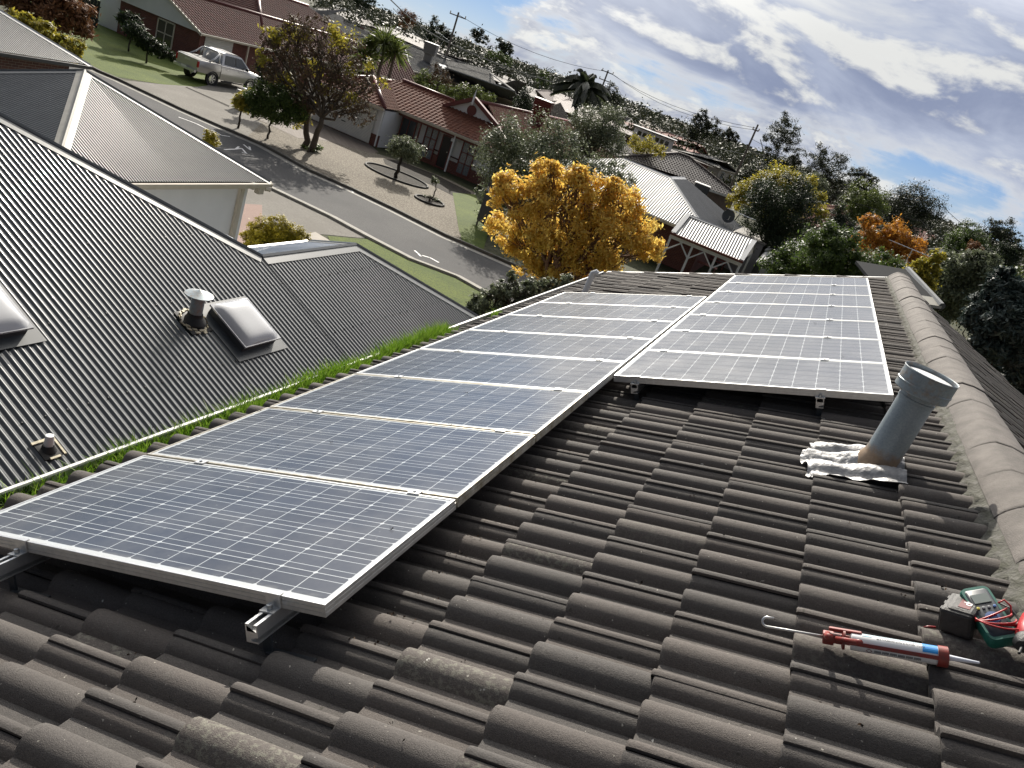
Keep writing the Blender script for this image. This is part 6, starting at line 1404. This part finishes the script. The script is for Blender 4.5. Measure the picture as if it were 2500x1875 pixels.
def palm(px, py, dist, r, lab, nf=34):
    c = PD(px, py, dist); t = thing('palm_tree', lab, 'palm', (c.x, c.y, 0)); rng = random.Random(9); tr = MB(); branch(tr, (c.x, c.y, 0), c, .3, .22, rng, .01); tr.build('trunk', BARKD, t, smooth=True)
    lf = MB()
    for k in range(nf):
        a_ = rng.uniform(0, 2*pi); el = rng.uniform(-.3, 1.3); d = V((cos(a_)*cos(el), sin(a_)*cos(el), sin(el))); L_ = r*rng.uniform(.85, 1.1); p0 = c; prev = c
        for j in range(1, 13):
            f = j/12; p = c+d*(L_*f)+V((0, 0, -L_*.62*f*f*(1 if el > 0 else .6))); ax_ = (p-prev).normalized(); s = ax_.cross(V((0, 0, 1))); s = s.normalized() if s.length > .01 else V((1, 0, 0))
            w = r*.24*(1-f*.75)
            for sg in (1, -1): e = s*sg*w+V((0, 0, -w*.9))+ax_*w*.5; lf.add([prev, p, p+e*.9, prev+e], [(0, 1, 2, 3)])
            prev = p
    lf.build('crown', L_GUM, t, fix=False)
palm(1430, 205, 112, 4.6, 'feather palm with drooping fronds beside the leaning power pole')
# --- middle distance
tree('dome_tree', 'dome shaped grey olive tree behind the maroon cooler', 'tree', [(1450, 310, 60), (1480, 300, 48), (1420, 310, 46), (1465, 355, 56), (1490, 350, 40), (1430, 350, 46)], 66, L_OLIVE, 9000, 2.9, bark=BARKD, clump=.15, K=36)
tree('conifer', 'dark green conical conifer above the terracotta ridge', 'conifer', [(1283, 225, 15), (1285, 245, 24), (1288, 268, 32), (1272, 262, 22), (1300, 276, 24), (1268, 282, 22)], 80, L_DARK, 3200, 2.7, bark=BARKD, up=.8)
tree('garden_shrub', 'patch of low green shrubs between terracotta and pale grey roofs', 'shrub', [(1030, 190, 20), (1060, 205, 20), (1095, 222, 20), (1130, 228, 22), (1165, 232, 20), (1195, 242, 16), (1020, 210, 14)], 76, L_LIGHT, 3200, 2.8, bark=BARKD)
tree('bare_tree', 'dark nearly bare little tree before the pale grey roof', 'tree', [(1065, 170, 16), (1085, 185, 20), (1058, 190, 14), (1092, 200, 14)], 72, L_BRN, 260, 3.6, bark=BARKD, twigs=14, trad=.07)
tree('garden_shrub', 'yellowish shrub below the white clerestory', 'shrub', [(1550, 345, 16), (1580, 355, 22), (1612, 366, 18), (1560, 362, 16)], 84, L_YG, 1300, 2.8, bark=BARKD)
tree('round_dark_tree', 'dense dark round tree right of the corrugated house', 'tree', [(1900, 500, 78), (1940, 520, 62), (1860, 530, 54), (1905, 560, 70), (1950, 470, 40), (1870, 470, 40)], 56, L_DARK, 15000, 3.0, bark=BARKD, K=60, clump=.13)
tree('yellow_tree', 'yellow green autumn tree peeping over the round dark tree', 'tree', [(1830, 470, 36), (1870, 450, 36), (1920, 445, 36), (1965, 465, 34), (1995, 500, 30), (1800, 490, 26), (1900, 480, 70), (2005, 530, 18)], 66, L_YG, 9000, 3.4, bark=BARK, clump=.16, elong=1.4)
tree('feathery_tree', 'feathery mid green tree just beyond the far end of the panels', 'tree', [(2010, 590, 50), (1960, 625, 52), (2060, 610, 50), (1900, 655, 40), (2000, 650, 60), (2080, 655, 50), (2140, 650, 44), (2030, 700, 70), (1930, 690, 50), (2120, 700, 50), (2190, 670, 36)], 29, L_MID, 17000, 4.2, bark=BARK, clump=.17, K=22, elong=1.5)
tree('orange_tree', 'orange leaved thin crowned tree behind the feathery green one', 'tree', [(2150, 570, 40), (2190, 580, 40), (2120, 590, 34), (2175, 610, 44), (2230, 600, 30), (2115, 540, 18), (2240, 640, 26)], 46, L_ORG, 4600, 3.6, bark=BARKD, twigs=10, clump=.16, elong=1.6)
tree('light_green_tree', 'light green rounded tree left of the wide dark tree', 'tree', [(2110, 480, 40), (2080, 500, 32), (2140, 500, 34), (2105, 520, 36)], 92, L_LIGHT, 5200, 2.5, bark=BARK, clump=.15)
tree('conifer', 'dark pointed conifer in front of the brick red roof', 'conifer', [(2052, 505, 14), (2050, 530, 22), (2045, 558, 32), (2065, 555, 22)], 60, L_DARK, 2600, 2.8, bark=BARKD, up=.7)
tree('wide_dark_tree', 'wide flat topped dark tree at the sky edge', 'tree', [(2190, 500, 40), (2230, 490, 42), (2265, 505, 40), (2220, 530, 46), (2275, 535, 30), (2185, 535, 30), (2165, 520, 24)], 125, L_GUM, 8200, 2.2, bark=BARKD, elong=1.4)
tree('clipped_tree', 'smooth rounded dark green tree before the bright red roof', 'tree', [(2330, 590, 30), (2360, 572, 34), (2392, 592, 28), (2355, 602, 40)], 86, L_MID, 5200, 2.3, bark=BARKD, clump=.12, K=50)
tree('clipped_tree', 'rounded grey green tree nearest the right edge of the sky', 'tree', [(2420, 560, 26), (2450, 562, 30), (2470, 590, 26), (2440, 590, 34)], 118, L_GUM, 4800, 2.2, bark=BARKD, clump=.12, K=44)
tree('garden_tree', 'plain green tree under the two rounded crowns at right', 'tree', [(2435, 625, 34), (2465, 640, 26), (2405, 620, 22), (2480, 612, 20)], 78, L_DARK, 3600, 2.6, bark=BARKD)
tree('olive_tree', 'fuzzy grey olive tree beyond the ridge end', 'tree', [(2320, 660, 46), (2370, 650, 44), (2300, 710, 50), (2360, 700, 56), (2410, 660, 40), (2270, 720, 34), (2330, 740, 50)], 27, L_OLIVE, 11000, 4.2, bark=BARK, twigs=4, clump=.17, elong=1.6)
tree('yellow_green_shrub', 'ragged yellow green shrub between ridge end and olive tree', 'shrub', [(2235, 670, 24), (2260, 690, 26), (2225, 700, 24), (2250, 640, 20), (2275, 660, 18), (2290, 625, 16)], 25, L_YG, 2400, 5.0, bark=BARK, twigs=4)
tree('blue_conifer', 'blue green conifer with layered sprays at the right edge', 'conifer', [(2440, 720, 46), (2480, 700, 50), (2400, 760, 44), (2450, 790, 70), (2500, 780, 60), (2420, 830, 50), (2480, 870, 70), (2510, 930, 60), (2370, 780, 24)], 17, L_BLUE, 15000, 5.6, bark=BARKD, clump=.16, K=24, elong=2.0)
tree('garden_shrub', 'bright green shrub strip behind the olive tree at right', 'shrub', [(2440, 665, 20), (2470, 672, 22), (2495, 690, 20)], 40, L_LIGHT, 1600, 3.4, bark=BARKD)
tree('rusty_shrub', 'small reddish crown beside the olive grey roof', 'shrub', [(2376, 600, 14), (2388, 608, 12)], 60, L_RUST, 420, 2.8, bark=BARK)
tree('garden_shrub', 'dark hedge clump under the power pole with the guy frame', 'shrub', [(1830, 424, 22), (1860, 420, 26), (1885, 428, 20), (1808, 434, 14), (1850, 440, 26)], 84, L_GUM, 2600, 2.6, bark=BARKD)
tree('garden_tree', 'greyish tree between yellow crown and tall gum', 'tree', [(1955, 440, 20), (1985, 440, 24), (2000, 460, 22)], 95, L_OLIVE, 1800, 2.6, bark=BARKD)
# tall gums on the skyline
GUMS = [('tallest gum tree with an open crown on the skyline', [(1910, 300, 28), (1930, 330, 28), (1890, 340, 28), (1920, 370, 32), (1880, 380, 26), (1950, 380, 22), (1900, 410, 30), (1935, 410, 24)], 135, 6200),
        ('broad gum tree right of the tallest one', [(2010, 380, 30), (2040, 400, 28), (1990, 410, 28), (2020, 430, 34), (2050, 440, 24), (1995, 455, 28), (2030, 470, 28)], 145, 5200),
        ('wind bent gum tree at the end of the tall group', [(2085, 420, 18), (2110, 430, 20), (2130, 440, 16), (2100, 455, 24), (2130, 465, 18), (2080, 460, 22)], 152, 3400),
        ('dark gum with a gap in its top near the leaning wires', [(1715, 278, 14), (1700, 290, 14), (1725, 300, 20), (1745, 305, 16), (1700, 315, 22), (1730, 325, 24), (1690, 335, 20), (1755, 330, 16)], 168, 4200),
        ('small gum left of the slope of pink roofs', [(1785, 320, 12), (1775, 332, 14), (1795, 335, 12)], 190, 1200),
        ('round headed gum tree on the left skyline', [(1222, 106, 14), (1238, 112, 14), (1228, 122, 16), (1245, 126, 10)], 255, 1500),
        ('gum tree with a notched crown on the left skyline', [(1158, 80, 10), (1172, 78, 10), (1166, 92, 12), (1184, 96, 10)], 265, 1200),
        ('spreading gum tree behind the palm', [(1495, 222, 20), (1480, 235, 22), (1505, 245, 20), (1490, 255, 22)], 150, 2200)]
for lab, bl, d_, n_ in GUMS: tree('gum_tree', lab, 'tree', bl, d_, L_GUM, n_, 2.0, bark=BARKD, group='gum trees on the skyline', clump=.17, K=20, elong=1.5)
tree('conifer', 'black green pine beside the crossarm pole', 'conifer', [(1062, 44, 8), (1060, 58, 12), (1055, 75, 18), (1070, 78, 16), (1050, 90, 16)], 215, L_DARK, 1500, 2.2, bark=BARKD, up=.7)
tree('brown_tree', 'rounded brownish tree at the top edge left of the pine', 'tree', [(985, 36, 16), (1005, 44, 14), (992, 54, 16)], 235, L_RUST, 1300, 2.0, bark=BARKD)
tree('green_tree', 'dark green tree at the very top left of the sky edge', 'tree', [(870, 2, 20), (890, 14, 16), (905, -2, 14), (855, -8, 14)], 260, L_DARK, 1600, 2.2, bark=BARKD)
tree('green_tree', 'tall brown green tree right behind the crossarm pole', 'tree', [(1092, 84, 12), (1085, 100, 14), (1100, 104, 12), (1080, 66, 10)], 185, L_GUM, 1500, 2.2, bark=BARKD)
tree('green_tree', 'wide rounded green tree above the weathered grey roofs', 'tree', [(1200, 138, 12), (1220, 142, 14), (1238, 150, 12), (1190, 146, 10)], 205, L_MID, 1500, 2.0, bark=BARKD)
tree('green_tree', 'rounded tree behind the mottled grey roof', 'tree', [(1328, 182, 12), (1322, 196, 14), (1334, 204, 12)], 200, L_MID, 1100, 2.0, bark=BARKD)
# one far belt of trees out to the horizon
mb = MB(); rng = random.Random(77)
for _ in range(1500):
    d = 175*(10**(rng.random()**1.25*.95)); px = rng.uniform(780, 2620); hy = 446+.3759*(px-2067)
    q = PD(px, hy, d); h = rng.uniform(3.5, 8.5)*(1.25 if rng.random() < .12 else 1); r = h*rng.uniform(.35, .6)
    if d < 260 and rng.random() < .35: continue
    c = V((q.x, q.y, h-r*.8)); B = [(c, r, .9)]+[(c+V((rng.gauss(0, r*.6), rng.gauss(0, r*.6), rng.uniform(-.5, .4)*r)), r*.65, .9) for _ in range(2)]
    leaves(mb, B, 110 if d < 400 else 60, max(.30, d*2.3/FPX), rng, 1.3, K=10, clump=.25)
tag(mb.build('distant_trees', leafmat('distant tree leaves', [(.022, .032, .018), (.04, .052, .026), (.065, .075, .036), (.05, .05, .028)], .6, .1), None, fix=False), 'dark belt of far suburban trees along the horizon', 'trees', kind='stuff')
mb = MB(); rng = random.Random(31)
for _ in range(420):                                   # low garden greenery between the houses
    d = rng.uniform(62, 190); px = rng.uniform(640, 2560); hy = 446+.3759*(px-2067); q = PD(px, hy, d)
    if px < 1500 and d < 85: continue
    h = rng.uniform(.8, 2.6); c = V((q.x, q.y, h*.45)); leaves(mb, [(c, h*.6, .8), (c+V((rng.gauss(0, h*.5), rng.gauss(0, h*.5), 0)), h*.45, .8)], 130, d*2.8/FPX, rng, 1.3, K=10, clump=.22)
tag(mb.build('garden_foliage', leafmat('mixed garden leaves', [(.035, .05, .02), (.06, .075, .028), (.09, .10, .035), (.13, .11, .04)], .6, .2), None, fix=False), 'mixed shrubs filling the gardens between far houses', 'garden shrubs', kind='stuff')
